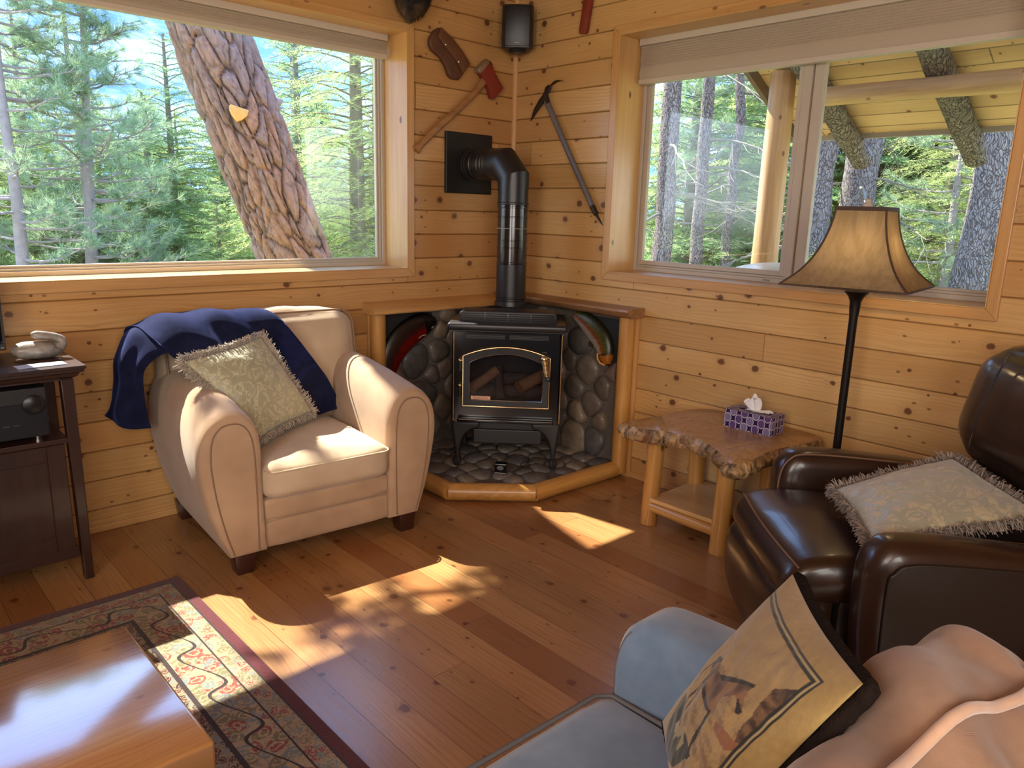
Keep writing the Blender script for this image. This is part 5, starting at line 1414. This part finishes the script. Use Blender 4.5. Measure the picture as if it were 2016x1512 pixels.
for x0,x1 in ((-3.34,-2.715),(-3.955,-3.345)):
    bm = BM(); w = .062
    for a,b in (((x0,.14),(x0+w,.57)),((x1-w,.14),(x1,.57)),((x0+w,.14),(x1-w,.14+w)),((x0+w,.57-w),(x1-w,.57))):
        box(bm,(a[0],-.452,a[1]),(b[0],-.434,b[1]),.002,1)
    dr = obj('door', bm, M['espz'], ts, world=True)
    bm = BM(); box(bm,(x0+w-.004,-.443,.14+w-.004),(x1-w+.004,-.436,.57-w+.004)); obj('door_panel', bm, M['espz'], dr, world=True)
bm = BM(); box(bm,(-3.97,-.44,.095),(-2.70,-.42,.137),.002); obj('skirt', bm, M['espresso'], ts, world=True)
tv = thing('television', 'black flat-screen television at the left edge in front of the window', 'television', (-3.4,-.17,.873))
bm = BM(); box(bm,(-3.98,-.185,.905),(-2.822,-.150,1.40),.004); obj('housing', bm, M['dark_plastic'], tv, world=True)
bm = BM(); box(bm,(-3.97,-.1868,.93),(-2.832,-.1845,1.39)); obj('screen', bm, simple('tv_screen',(.004,.004,.005),.08), tv, world=True)
for x in (-3.75,-3.05):
    bm = BM(); box(bm,(x-.012,-.27,.873),(x+.012,-.07,.883),.003); box(bm,(x-.012,-.18,.88),(x+.012,-.155,.93),.002); obj('stand_foot', bm, M['dark_plastic'], tv, world=True)
bm = BM(); box(bm,(-2.868,-.1875,.911),(-2.846,-.1860,.9155),.0005,1); lb = obj('logo_tag', bm, simple('logo_white',(.7,.7,.72),.4), tv, world=True)
text_mesh('logo_lettering','TV',.0085,bpy.data.materials['logo_white'],tv,Matrix.Translation((-2.8365+3.4,-.1872+.17,.9135-.873))@Matrix.Rotation(PI/2,4,'X'))
rx = thing('av_receiver', 'black audio receiver with a round knob on the media stand shelf', 'receiver', (-2.97,-.29,.592))
bm = BM(); box(bm,(-3.19,-.425,.607),(-2.752,-.12,.795),.004); obj('case', bm, M['dark_plastic'], rx, world=True)
bm = BM(); box(bm,(-3.185,-.429,.61),(-2.757,-.4245,.74),.001,1); fpn = obj('front_panel', bm, simple('receiver_face',(.012,.013,.018),.3), rx, world=True)
bm = BM(); lathe(bm,[(.036,0),(.036,.014),(.031,.018),(0,.018)],32,Matrix.Translation((-2.80,-.428,.735))@Matrix.Rotation(PI/2,4,'X')); obj('knob', bm, simple('knob_black',(.02,.02,.022),.3,.4), rx, smooth=40, world=True)
for k in range(6):
    bm = BM(); box(bm,(-3.02+k*.03,-.431,.66),(-3.0+k*.03,-.428,.664)); obj('button', bm, M['chrome'] if k==5 else simple('button_grey',(.05,.05,.055),.4) if k==0 else bpy.data.materials['button_grey'], fpn, world=True)
for x,y in ((-3.15,-.40),(-2.79,-.40),(-3.15,-.15),(-2.79,-.15)):
    bm = BM(); lathe(bm,[(.014,0),(.016,.016)],16,Matrix.Translation((x,y,.592))); obj('foot', bm, M['chrome'], rx, smooth=40, world=True)
bd = thing('carved_bird', 'carved grey bird with its neck curled back on the media stand', 'ornament', (-2.735,-.27,.872))
t = NT('weathered_grey'); co=t.co(); f=t.noise(t.mapping(co,(1,1,1)),16,4,.6); t_col = t.mix(t.remap(f,.4,.62),(.30,.27,.23),(.13,.115,.10)); M['birdw'] = t.done(t.bsdf(t_col,.4,normal=t.bump(f,.2,.006),coat=.3))
bm = BM(); tube(bm, smooth_path([(-.085,.0,.030),(-.075,0,.036),(-.045,0,.040),(0,0,.038),(.04,0,.036),(.062,0,.038),(.072,.0,.048)],30), [max(.004,x.x) for x in smooth_path([(.010,0,0),(.026,0,0),(.035,0,0),(.037,0,0),(.035,0,0),(.029,0,0),(.018,0,0)],30)], 22, sq=(1.15,.95)); obj('body', bm, M['birdw'], bd, smooth=180)
bm = BM(); tube(bm, smooth_path([(.058,0,.040),(.078,0,.052),(.082,0,.070),(.062,0,.083),(.028,0,.092),(.0,0,.097),(-.016,0,.098)],30), [x.x for x in smooth_path([(.026,0,0),(.024,0,0),(.019,0,0),(.0165,0,0),(.0165,0,0),(.0155,0,0),(.008,0,0)],30)], 18); obj('neck', bm, M['birdw'], bd, smooth=180)
bm = BM(); lathe(bm,[(.0,.004),(.05,.003),(.052,0)],24,Matrix.Scale(1.6,4,(1,0,0))); obj('base', bm, M['espresso'], bd, smooth=40)
cd = thing('card', 'pale card lying on the media stand in front of the carved bird', 'card', (-2.76,-.395,.8725), .06)
bm = BM(); box(bm,(-.075,-.035,0),(.075,.035,.0012)); box(bm,(-.06,-.042,.0012),(.085,.02,.0024)); obj('paper', bm, simple('pale_card',(.62,.66,.74),.35), cd)
# ------------------------------------------------------------------ outdoors: ground, mountain, trees
rnd = random.Random(21)
GZ = -.65
t = NT('forest_floor'); co = t.co(); f = t.noise(co,.8,4); g = t.noise(co,6,3)
t_c = t.mix(t.remap(f,.4,.6),(.36,.34,.17),(.22,.28,.10)); t_c = t.mix(t.remap(g,.45,.65,0,.6),t_c,(.20,.14,.08)); M['ground'] = t.done(t.bsdf(t_c,.95,normal=t.bump(g,.5,.1),spec=.1))
bm = BM()
def gf(u,v):
    x = lerp(-60,220,u**1.5); y = lerp(-60,220,v**1.5)
    d = max(0,math.hypot(x,y)-14)
    fl_ = min(1,max(0,(math.hypot(x,y)-6)/6))
    return V((x,y,GZ-.02+fl_*(.25*nz((x,y,0),.15)+.008*d)))
grid(bm, gf, 70, 70); g_ = struct(obj('ground', bm, M['ground'], smooth=180))
t = NT('haze_blue_mountain'); co = t.co(); f = t.noise(t.mapping(co,(.02,.02,.05)),1,5,.65); f2 = t.noise(t.mapping(co,(.2,.2,.06)),1,4,.7)
t_c = t.mix(t.remap(f,.46,.58),(.12,.23,.46),(.44,.53,.70)); t_c = t.mix(t.remap(f2,.4,.65,0,.55),t_c,(.09,.20,.36)); M['mount'] = t.done(t.bsdf(t_c,1,spec=0))  # aerial haze is mixed into these blue base colours
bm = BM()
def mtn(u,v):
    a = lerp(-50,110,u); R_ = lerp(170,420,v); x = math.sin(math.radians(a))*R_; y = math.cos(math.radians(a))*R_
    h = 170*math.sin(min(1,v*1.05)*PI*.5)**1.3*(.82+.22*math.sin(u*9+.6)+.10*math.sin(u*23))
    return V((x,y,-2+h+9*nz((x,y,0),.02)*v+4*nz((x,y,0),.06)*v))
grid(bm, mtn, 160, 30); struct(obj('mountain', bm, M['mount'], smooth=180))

M['pinebark'] = plated_bark('ponderosa_bark',(.38,.245,.18),(.27,.22,.215),(.022,.016,.014))
M['greybark'] = bark_mat('grey_bark',(.25,.22,.21),(.12,.10,.095),(.34,.31,.29),46,.8,.24)
M['lichbark'] = bark_mat('lichen_bark',(.24,.21,.20),(.11,.09,.085),(.33,.30,.29),46,.8,.24,lichen=(.34,.36,.08))
M['brownbark'] = bark_mat('brown_bark',(.27,.22,.20),(.11,.085,.075),(.33,.29,.27),46,.8,.25)
M['slimbark'] = simple('slim_bark',(.30,.265,.26),.95,var=.4,vscale=9,bump=.6,bscale=25,bdist=.02)
M['twig'] = simple('twig_wood',(.20,.18,.13),.95,var=.3)
M['fir1'] = foliage_mat('fir_green',(.30,.45,.20),(.16,.28,.14),.45,(.60,.76,.30))
M['fir2'] = foliage_mat('fir_yellow_green',(.46,.55,.22),(.26,.38,.16),.48,(.80,.84,.36))
M['pineneedle'] = foliage_mat('pine_needles',(.34,.47,.28),(.20,.32,.22),.42,(.60,.74,.42))

# the great leaning pine outside the left window
lp_ = thing('leaning_pine', 'massive leaning pine trunk with plated bark outside the left window', 'tree', (-.02,2.05,GZ))
axis = smooth_path([(.08,2.05,GZ-.1),(-.16,2.02,.2),(-.495,2.0,1.094),(-.82,2.0,1.97),(-1.082,2.0,2.69),(-1.37,2.0,3.6),(-1.72,2.0,4.7),(-1.95,2.0,6.0),(-2.2,2.0,8.0),(-2.35,2.0,10.5)],420)
bm = BM(); NS = 190; rings = []; cl = bm.loops.layers.color.new('Col'); vc = {}
import mathutils
for i,p in enumerate(axis):
    t_ = i/420; d = (axis[min(i+1,420)]-axis[max(i-1,0)]).normalized(); s = d.cross(V((0,1,0))).normalized(); u = s.cross(d)
    r0 = lerp(.262,.22,max(0,(t_-.3)/.7)) if t_>.08 else lerp(.42,.335,t_/.08)
    ring = []
    for k in range(NS):
        a = 2*PI*k/NS; dirv = s*math.cos(a)+u*math.sin(a); q = p+dirv*r0
        # furrowed plates
        w = V((math.cos(a)*r0, math.sin(a)*r0, (p-axis[0]).length*.27)); w += V((nz(w,6),nz(w,6,3),nz(w,6,7)))*.07+V((nz(w,19),nz(w,19,3),nz(w,19,7)))*.012
        vd,vp = mathutils.noise.voronoi(w*12.5); e = vd[1]-vd[0]; e2 = mathutils.noise.voronoi(w*31)[0]; e2 = e2[1]-e2[0]
        km = min(1,max(.4,.85+.9*nz(w,4.5,11))); e = e+.10*(1-km)
        hgt = min(e,.24)/.24*.030+min(e2,.16)/.16*.009
        nv_ = bm.verts.new(q+dirv*(hgt-.02+.012*nz(w,3))); ring.append(nv_)
        vc[nv_] = (max(min(1,1.1*max(0,1-e/.15)), .6*max(0,1-e2/.14)), .5+.5*math.sin(vp[0].x*37+vp[0].y*61+vp[0].z*53), 0, 1)
    rings.append(ring)
for A,B in zip(rings,rings[1:]):
    for k in range(NS):
        f_ = bm.faces.new((A[k],A[(k+1)%NS],B[(k+1)%NS],B[k]))
        for l in f_.loops: l[cl] = vc[l.vert]
obj('trunk', bm, M['pinebark'], lp_, smooth=60, world=True)
bm = BM(); mtx_ = axes_mtx((.98,.0,-.2),(0.2,0,.98),(-.25,-.95,.05),(-1.005,1.745,2.09))
prism(bm,[(-.068,.045),(.068,.045),(.062,.005),(.035,-.03),(0,-.05),(-.04,-.02),(-.062,.01)],-.03,.025,'z',.006,mtx_); obj('limb_scar', bm, simple('fresh_cut',(.66,.42,.13),.7,var=.25,vscale=30), lp_, smooth=40, world=True)
bm = BM(); tube(bm,[(-.76,1.95,2.22),(-.63,1.93,2.225),(-.59,1.92,2.235)],[.05,.042,.02],10,jit=.2,rnd=rnd); tube(bm,[(-.74,1.95,2.13),(-.60,1.93,2.12)],[.035,.02],8); obj('branch_stub', bm, M['slimbark'], lp_, smooth=60, world=True)

def needle_burst(bm, p, d, rnd, n=24, L=.14, w=.0035):
    d = d.normalized(); s,u = frame_axes(d)
    for _ in range(n):
        a = rnd.uniform(0,2*PI); sp = rnd.uniform(.25,1.15)
        q = (d*rnd.uniform(.4,1)+ (s*math.cos(a)+u*math.sin(a))*sp).normalized(); l = L*rnd.uniform(.7,1.15)
        sd = q.cross(V((rnd.uniform(-1,1),rnd.uniform(-1,1),rnd.uniform(-1,1)))).normalized()*w
        b = p-d*rnd.uniform(0,.06)
        bm.faces.new([bm.verts.new(b-sd),bm.verts.new(b+sd),bm.verts.new(b+q*l)])

rb_ = random.Random(77); b1 = BM(); b2 = BM()
for (x0,z0,dx,dz,L) in ((-1.75,4.45,-1,.10,.95),(-1.86,4.95,-1,.12,1.0),(-1.95,5.5,-1,.1,1.2),(-1.9,4.7,-1,-.05,.8),(-1.6,5.5,1,.2,.8)):
    pts_ = [V((x0+dx*L*s,2.0+.18*math.sin(s*4+x0),z0+dz*L*s+.12*s*s)) for s in [i/8 for i in range(9)]]
    tube(b1, pts_, [lerp(.035,.008,i/8) for i in range(9)], 7)
    for k in range(1,9):
        for _ in range(4):
            d_ = V((dx*.4+rb_.uniform(-.6,.6),rb_.uniform(-1,1),rb_.uniform(-.4,.8))).normalized(); e_ = pts_[k]+d_*rb_.uniform(.08,.32)
            tube(b1,[pts_[k],e_],[.006,.003],4,caps=False); needle_burst(b2,e_,d_,rb_,42,.17,.0045)
obj('branches', b1, M['slimbark'], lp_, smooth=60, world=True); obj('foliage', b2, M['pineneedle'], lp_, world=True)

def pine_meshes(h, r0, nbr, seed, zstart=.25, blen=1.5, tufts=7):
    """Slender open pine: trunk+limbs mesh and needle mesh, base at the origin."""
    rr = random.Random(seed); tb_ = BM(); nb = BM()
    lean = V((0,0,1))
    tube(tb_, [lean*(h*i/14)+V((.03*nz((i,seed,0),.4),.03*nz((i,0,seed),.4),0)) for i in range(15)], [lerp(r0,r0*.25,i/14) for i in range(15)], 12)
    for b in range(nbr):
        z = h*(zstart+(1-zstart)*((b+rr.random())/nbr)); a = rr.uniform(0,2*PI); L = blen*(1-.65*max(0,(z/h-.45)/.55))*rr.uniform(.55,1.15)
        o = V((math.cos(a),math.sin(a),0)); p0 = lean*z; pts = []
        for i in range(7):
            s = i/6; pts.append(p0+o*L*s+V((0,0,L*(-.10*s+.28*s*s*rr.uniform(.7,1.2))))+V((nz((i,b,seed),.7),nz((b,i,seed),.7),0))*.10*s)
        tube(tb_, pts, [lerp(.018,.005,i/6) for i in range(7)], 5, caps=False)
        for k in range(tufts):
            s = rr.uniform(.35,1); i = min(5,int(s*6)); p = pts[i].lerp(pts[i+1], s*6-i); side = V((-o.y,o.x,0))*rr.choice((-1,1))
            dd = (o*.6+side*rr.uniform(.2,1.0)+V((0,0,rr.uniform(.1,.7)))).normalized(); e = p+dd*rr.uniform(.08,.34)
            tube(tb_, [p,e], [.005,.003], 4, caps=False); needle_burst(nb, e, dd, rr, 26, .15); needle_burst(nb, p.lerp(e,.55), dd, rr, 12, .13)
        needle_burst(nb, pts[-1], o+V((0,0,.5)), rr, 30, .16)
    return tb_, nb

def fir_meshes(h, rad, nbr, seed, zstart=.06, needle=.034, twigs=18, droop=.25, nw=.0028):
    """Bushy fir: layered drooping sprays of short needles."""
    rr = random.Random(seed); tb_ = BM(); nb = BM()
    tube(tb_, [(0,0,h*i/8) for i in range(9)], [lerp(.022*h,.004*h,i/8) for i in range(9)], 10)
    for b in range(nbr):
        tz = (b+rr.random())/nbr; z = h*(zstart+(1-zstart)*tz**1.15); a = b*2.4+rr.uniform(-.5,.5)
        L = rad*(1-tz**1.15)**.75*rr.uniform(.72,1.12)+.10; o = V((math.cos(a),math.sin(a),0)); sd = V((-o.y,o.x,0))
        up = rr.uniform(-.05,.25)+.5*tz
        pos = lambda s: V((0,0,z))+o*L*s+V((0,0,L*(up*s-droop*s*s*1.5)))
        tube(tb_, [pos(i/5) for i in range(6)], [lerp(.007+.004*L,.003,i/5) for i in range(6)], 4, caps=False)
        nt = max(5,int(twigs*L/rad+4))
        for k in range(nt):
            s = .12+.88*(k+rr.random())/nt; p = pos(s); sg = 1 if k%2 else -1
            tl = (L*.42*(1-s*.75)+.05)*rr.uniform(.6,1.1); d = (o*.75+sd*sg*rr.uniform(.5,1.0)+V((0,0,-droop*rr.uniform(.2,1.6)))).normalized()
            ns = max(4,int(tl/.028))
            for j in range(ns):
                q = p+d*tl*(j+.5)/ns+V((0,0,-droop*.35*tl*((j+.5)/ns)**2))
                for e in (1,-1):
                    n_ = (d*.55+sd*e*.8*rr.uniform(.6,1.1)+o*e*.2+V((0,0,rr.uniform(-.2,.5)))).normalized()
                    w = n_.cross(V((rr.uniform(-1,1),rr.uniform(-1,1),1.5))).normalized()*nw; l = needle*rr.uniform(.8,1.3)
                    nb.faces.new([nb.verts.new(q-w),nb.verts.new(q+w),nb.verts.new(q+n_*l+w*.6),nb.verts.new(q+n_*l-w*.6)])
    return tb_, nb
def tree(name, label, meshes, loc, mats, group=None, scale=1.0, rz=0):
    r = thing(name, label, 'tree', loc, rz, group); r.scale = (scale,)*3
    a = obj('trunk', meshes[0], mats[0], r, smooth=60); b = obj('foliage', meshes[1], mats[1], r)
    return r
def dup(root, label, loc, scale=1.0, rz=0.0, mats=None, group=None):
    r = root.copy(); C.objects.link(r); r.location = loc; r.scale = (scale,)*3 if not isinstance(scale,tuple) else scale; r.rotation_euler = (0,0,rz)
    r['label'] = label
    if group: r['group'] = group
    elif 'group' in r: del r['group']
    for ch in list(root.children):
        c = ch.copy(); C.objects.link(c); c.parent = r
        if mats and ch.name.startswith('foliage'):
            c.material_slots[0].link = 'OBJECT'; c.material_slots[0].material = mats
    return r
pA = tree('slim_pine','slim grey pine with bare lower trunk, right one of the pair outside the left window', pine_meshes(5.1,.095,50,4,.18,1.3,11),(-.78,7.0,GZ),(M['slimbark'],M['pineneedle']))
pA.rotation_euler = (0,math.radians(3.1),0)
pB = tree('slim_pine','slimmer grey pine leaning into the pair outside the left window', pine_meshes(4.9,.07,40,9,.24,1.1,10),(-.62,7.05,GZ),(M['slimbark'],M['pineneedle']))
pB.rotation_euler = (0,math.radians(-1.8),0)
dup(pA,'leafy pine half cut by the left edge of the left window', (-1.55,6.5,GZ), .95, 2.2)
f1 = tree('fir','young fir with pointed tip between the slim pines and the leaning trunk', fir_meshes(4.6,1.55,150,2,.05,.055,26,nw=.0045),(1.05,9.0,GZ),(M['twig'],M['fir1']))
f2 = tree('fir','feathery yellow-green fir filling the window right of the leaning trunk', fir_meshes(6.4,2.0,210,6,.04,.045,30,.32,nw=.0035),(2.05,5.2,GZ),(M['twig'],M['fir2']))
f3 = tree('fir','bushy fir behind the pair of slim pines', fir_meshes(4.0,1.7,150,12,.03,.055,26,nw=.005),(-.05,9.4,GZ),(M['twig'],M['fir2']))
dup(f1,'low green fir at the foot of the slim pines',(-.55,8.2,GZ-.3),.62,1.0)
dup(f3,'yellow-green fir low behind the left window sill at its left end',(-1.35,9.2,GZ-.2),.8,2.0)
dup(f3,'green fir low beside the foot of the leaning trunk',(.75,6.6,GZ-.35),.62,3.0,M['fir1'])
dup(f3,'bushy fir just left of the leaning trunk in the left window',(.55,8.6,GZ),.92,4.1,M['fir1'])
dup(f1,'pale fir behind the twin slim pines at mid height',(-.75,9.8,GZ),1.02,5.0,M['fir2'])
dup(f3,'yellow-green fir hugging the right side of the leaning trunk',(1.35,6.3,GZ),.78,1.7)
dup(f2,'feathery fir against the right jamb of the left window',(3.0,6.2,GZ),.9,3.3)
dup(f3,'green fir low at the left end of the left window behind the television',(-2.0,8.0,GZ),.8,.6,M['fir1'])
dup(f1,'green fir behind the right end of the left window',(3.0,8.6,GZ),1.15,.7)
dup(pA,'open pine showing over the feathery fir in the left window',(3.9,10.5,GZ),1.0,4.0)
ff = fir_meshes(7.0,2.2,190,31,.03,.085,24,.22,nw=.011)
gl = 'pale conifers massed far beyond the left window'; ll = 'pale conifer in the hazy mass of trees far beyond the left window'
for i in range(20):
    x = -2.6+i*.62+rnd.uniform(-.3,.3); y = rnd.choice((12,14,16.5,19))+rnd.uniform(-1,1); x *= y/13
    if i == 0: f4 = q = tree('conifer', ll, ff, (x,y,GZ-.1), (M['twig'],M['fir2']), gl)
    else: q = dup(f4, ll, (x,y,GZ-.1), rnd.uniform(.5,.78), rnd.uniform(0,6), (M['fir1'],M['fir2'],M['fir2'])[rnd.randrange(3)], gl); q.name = 'conifer'
# trees beyond the right window
def bare_trunk(label, x, y, r, mat, h=8, seed=1, branches=7):
    rr = random.Random(seed); root = thing('forest_tree', label, 'tree', (x,y,GZ))
    bm = BM(); n = 40; tube(bm,[(x+.05*nz((i,seed,0),.2),y+.05*nz((seed,i,0),.2),GZ+h*i/n) for i in range(n+1)],[lerp(r*1.12,r*.7,i/n) for i in range(n+1)],28)
    for v in bm.verts: v.co += V((v.co.x-x,v.co.y-y,0)).normalized()*(.02*nz(v.co,7)+.012*nz(v.co,17))*min(1,r/.15)
    obj('trunk', bm, mat, root, smooth=60, world=True)
    if branches:
        bm = BM()
        for b in range(branches):
            z = rr.uniform(.9,3.4); a = rr.uniform(0,2*PI); o = V((math.cos(a),math.sin(a),0)); L = rr.uniform(.6,1.6)
            pts = [V((x,y,z))+o*L*s+V((nz((s*3,b,seed),1)*.12,nz((b,s*3,seed),1)*.12,-.35*L*s*s+.05*s)) for s in [k/7 for k in range(8)]]
            tube(bm, pts, [lerp(.02,.004,k/7) for k in range(8)], 6, caps=False)
            for k in range(2,8):
                for _ in range(2):
                    d = (o+V((rr.uniform(-1,1),rr.uniform(-1,1),rr.uniform(-.9,.1)))).normalized(); e = pts[k]+d*rr.uniform(.15,.5)
                    tube(bm,[pts[k],pts[k].lerp(e,.5)+V((0,0,-.03)),e],[.006,.004,.002],4,caps=False)
        obj('bare_branches', bm, M['twig'], root, smooth=60, world=True)
    return root
bare_trunk('brown trunk just inside the left edge of the right window',4.5,2.10,.115,M['brownbark'],8,3,5)
bare_trunk('thin dark trunk left of the porch post in the right window',5.5,2.27,.085,M['brownbark'],7,5,6)
bare_trunk('thin trunk close to the porch post in the right window',6.3,2.30,.07,M['brownbark'],6,15,5)
bare_trunk('lichen-spotted trunk just right of the window mullion',5.5,.65,.165,M['lichbark'],9,7,6)
bare_trunk('brown ridged trunk above the floor lamp shade',6.2,.465,.20,M['greybark'],9,8,9)
bare_trunk('thick grey trunk at the right end of the right window',5.2,-1.22,.185,M['greybark'],9,2,8)
dup(f1,'green fir behind the brown trunk at the left of the right window',(7.2,3.6,GZ),1.25,2.0)
dup(f2,'feathery fir left of the porch post in the right window',(7.6,2.5,GZ),.85,4.4,M['fir1'])
dup(f2,'feathery fir behind the lamp shade in the right window',(8.2,.1,GZ),.85,1.4)
dup(f3,'bushy fir left of the thick grey trunk in the right window',(7.4,-.75,GZ),1.0,.3)
dup(pA,'open pine between the lamp shade and the thick grey trunk',(7.0,-.35,GZ),.8,.9)
dup(pB,'open pine behind the thin trunks in the right window',(6.6,3.0,GZ),.85,5.2)
gl = 'pale conifers massed far beyond the right window'; ll = 'pale conifer in the hazy mass of trees far beyond the right window'
for i in range(15):
    x = rnd.choice((10.5,12.5,15))+rnd.uniform(-.7,.7); y = lerp(-1.2,5.6,i/14)*x/10.5+rnd.uniform(-.3,.3)
    q = dup(f4, ll, (x,y,GZ-.1), rnd.uniform(.75,1.1), rnd.uniform(0,6), (M['fir2'],M['fir2'],M['fir1'])[rnd.randrange(3)], gl); q.name = 'conifer'

# ------------------------------------------------------------------ porch roof and grill
pr = thing('porch_roof', 'plank porch roof on bark-covered log rafters outside the right window', 'porch', (1.4,-2.2,2.4))
SL = -.517; z_at = lambda x: 2.11+SL*(x-2.5)
M['porch'] = pine_boards('porch_planks', 1, 0, .125, .03, (.80,.55,.30), (.66,.39,.19), kdens=.3, seg=2.4, rough=.7, coat=0, boardvar=.3, gap=.006)
bm = BM(); prism(bm, [(.28,z_at(.28)),(2.5,z_at(2.5)),(2.5,z_at(2.5)+.04),(.28,z_at(.28)+.04)], -5.0, -.61, 'y'); obj('plank_deck', bm, M['porch'], pr, world=True)
bm = BM(); box(bm,(2.5,-5.0,z_at(2.5)-.035),(2.535,-.60,z_at(2.5)+.06)); obj('fascia', bm, simple('grey_fascia',(.36,.32,.28),.8,var=.25,vscale=6), pr, world=True)
bm = BM(); prism(bm, [(.28,z_at(.28)-.09),(2.55,z_at(2.55)-.09),(2.55,z_at(2.55)+.05),(.28,z_at(.28)+.05)], -.61,-.575,'y'); obj('barge_board', bm, simple('brown_barge',(.14,.10,.075),.8,var=.3,vscale=6), pr, world=True)
for y in (-1.0,-1.78,-2.7,-3.6,-4.5):
    bm = BM(); log(bm,(.32,y,z_at(.32)-.085),(2.68,y-.03,z_at(2.68)-.085),.082,16,16,.06); obj('rafter', bm, M['greybark'], pr, smooth=60, world=True)
M['beam'] = wood_part('peeled_beam',(.62,.42,.22),(.42,.25,.11),1,.6,coat=0); M['postw'] = wood_part('peeled_post',(.60,.38,.19),(.40,.21,.085),2,.55,coat=0)
bm = BM(); log(bm,(1.74,-.97,2.275),(1.76,-5.0,2.262),.062,16,16,.05); obj('beam', bm, M['beam'], pr, smooth=60, world=True)
bm = BM(); log(bm,(1.75,-.80,GZ),(1.75,-.82,2.46),.098,16,20,.03,.088); obj('post', bm, M['postw'], pr, smooth=60, world=True)
bg = thing('barbecue_grill', 'silver domed barbecue lid just above the right window sill, below the porch post', 'grill', (.95,-1.30,GZ))
bm = BM(); grid(bm, lambda u,v: V((.70+.5*v, -1.30+.25*math.cos(PI*u)*(1-.06*math.sin(PI*v)), 1.045+.175*math.sin(PI*u)**.8*(1-.15*abs(2*v-1)**3))), 30, 14); bmesh.ops.solidify(bm, geom=bm.faces[:], thickness=.012); lid = obj('lid', bm, simple('brushed_steel',(.62,.64,.68),.28,.85,var=.1), bg, smooth=60, world=True)
bm = BM(); tube(bm,[(.66,-1.48,1.12),(.66,-1.12,1.12)],.012,10); obj('lid_handle', bm, M['dark_plastic'], lid, smooth=60, world=True)
bm = BM(); box(bm,(.70,-1.56,.86),(1.20,-1.04,1.045),.01); obj('firebox', bm, M['black'], bg, world=True)
for x in (.74,1.16):
    for y in (-1.52,-1.08):
        bm = BM(); box(bm,(x-.02,y-.02,GZ+.0),(x+.02,y+.02,.86)); obj('leg', bm, M['dark_plastic'], bg, world=True)

# ------------------------------------------------------------------ light, sky, camera
sun = bpy.data.lights.new('sun','SUN'); sun.energy = SUN_E; sun.color = (1,.92,.79); sun.angle = math.radians(.6)
so_ = bpy.data.objects.new('sun', sun); C.objects.link(so_)
so_.rotation_euler = V((.15,-1,-1.305)).to_track_quat('-Z','Y').to_euler(); so_.location = (-3,8,12)
w = bpy.data.worlds.new('sky'); sc.world = w; w.use_nodes = True; nt = w.node_tree; nt.nodes.clear()
tc = nt.nodes.new('ShaderNodeTexCoord'); sx = nt.nodes.new('ShaderNodeSeparateXYZ'); rp = nt.nodes.new('ShaderNodeValToRGB'); bgn = nt.nodes.new('ShaderNodeBackground'); wo = nt.nodes.new('ShaderNodeOutputWorld')
nt.links.new(tc.outputs['Generated'],sx.inputs[0]); mr = nt.nodes.new('ShaderNodeMapRange'); mr.inputs[1].default_value=-1; mr.inputs[2].default_value=1; nt.links.new(sx.outputs[2],mr.inputs[0]); nt.links.new(mr.outputs[0],rp.inputs[0])
els = [(0,(.16,.15,.10)),(.49,(.30,.30,.22)),(.505,(.86,.92,1.0)),(.62,(.50,.68,1.0)),(.8,(.27,.47,.95)),(1,(.16,.33,.80))]
while len(rp.color_ramp.elements) < len(els): rp.color_ramp.elements.new(.5)
for e,(p_,c_) in zip(rp.color_ramp.elements,els): e.position=p_; e.color=(*c_,1)
nt.links.new(rp.outputs[0],bgn.inputs[0]); bgn.inputs[1].default_value = SKY_E; nt.links.new(bgn.outputs[0],wo.inputs[0])
def lamp(name, typ, loc, energy, color, size=.1, rot=None, spread=None):
    l = bpy.data.lights.new(name, typ); l.energy = energy; l.color = color
    if typ == 'AREA': l.shape='DISK'; l.size = size
    else: l.shadow_soft_size = size
    o = bpy.data.objects.new(name, l); C.objects.link(o); o.location = loc
    if rot: o.rotation_euler = rot
    return o
lamp('floor_lamp_bulb','POINT',(-.275,-2.345,1.37),LAMP_E,(1,.66,.34),.03)
def area_fill(name, loc, dirv, sx_, sy_, e):
    o = lamp(name,'AREA',loc,e,(1,.96,.90)); o.data.shape='RECTANGLE'; o.data.size=sx_; o.data.size_y=sy_
    o.rotation_euler = V(dirv).to_track_quat('-Z','Z').to_euler()
area_fill('rear_fill',(-3.95,-5.15,1.75),(0,1,-.05),2.3,1.2,BACK_E)  # unseen fill lamp added against the solid rear wall, no window opening there
area_fill('side_fill',(-5.15,-3.7,1.75),(1,0,-.05),2.3,1.2,SIDE_E)  # second added fill lamp, on the solid side wall
cam = bpy.data.cameras.new('camera'); co_ = bpy.data.objects.new('camera', cam); C.objects.link(co_); sc.camera = co_
cam.sensor_width = 36; cam.lens = 1485.06/2016*36; cam.clip_end = 2000; cam.clip_start = .02
F_ = V((.66544581,.71222103,-.22343473)); R3 = V((.73456234,-.67802598,.02643758)); U3 = V((.13266515,.18171951,.97436029))
co_.matrix_world = axes_mtx(R3,U3,-F_,(-3.34782,-3.62715,1.483614))
sc.view_settings.view_transform = 'Standard'; sc.view_settings.look = 'None'; sc.view_settings.gamma = 1; sc.view_settings.use_curve_mapping = False
sc.view_settings.exposure = EXPO
sc.cycles.use_denoising = True; sc.cycles.max_bounces = 6; sc.cycles.diffuse_bounces = 4; sc.cycles.glossy_bounces = 3; sc.cycles.transparent_max_bounces = 8; sc.cycles.use_adaptive_sampling = False; sc.cycles.use_light_tree = False
bpy.data.materials['warm_bulb'].cycles.emission_sampling = 'NONE'; sc.cycles.transmission_bounces = 6
sc.cycles.sample_clamp_indirect = 6; sc.cycles.caustics_reflective = False; sc.cycles.caustics_refractive = False
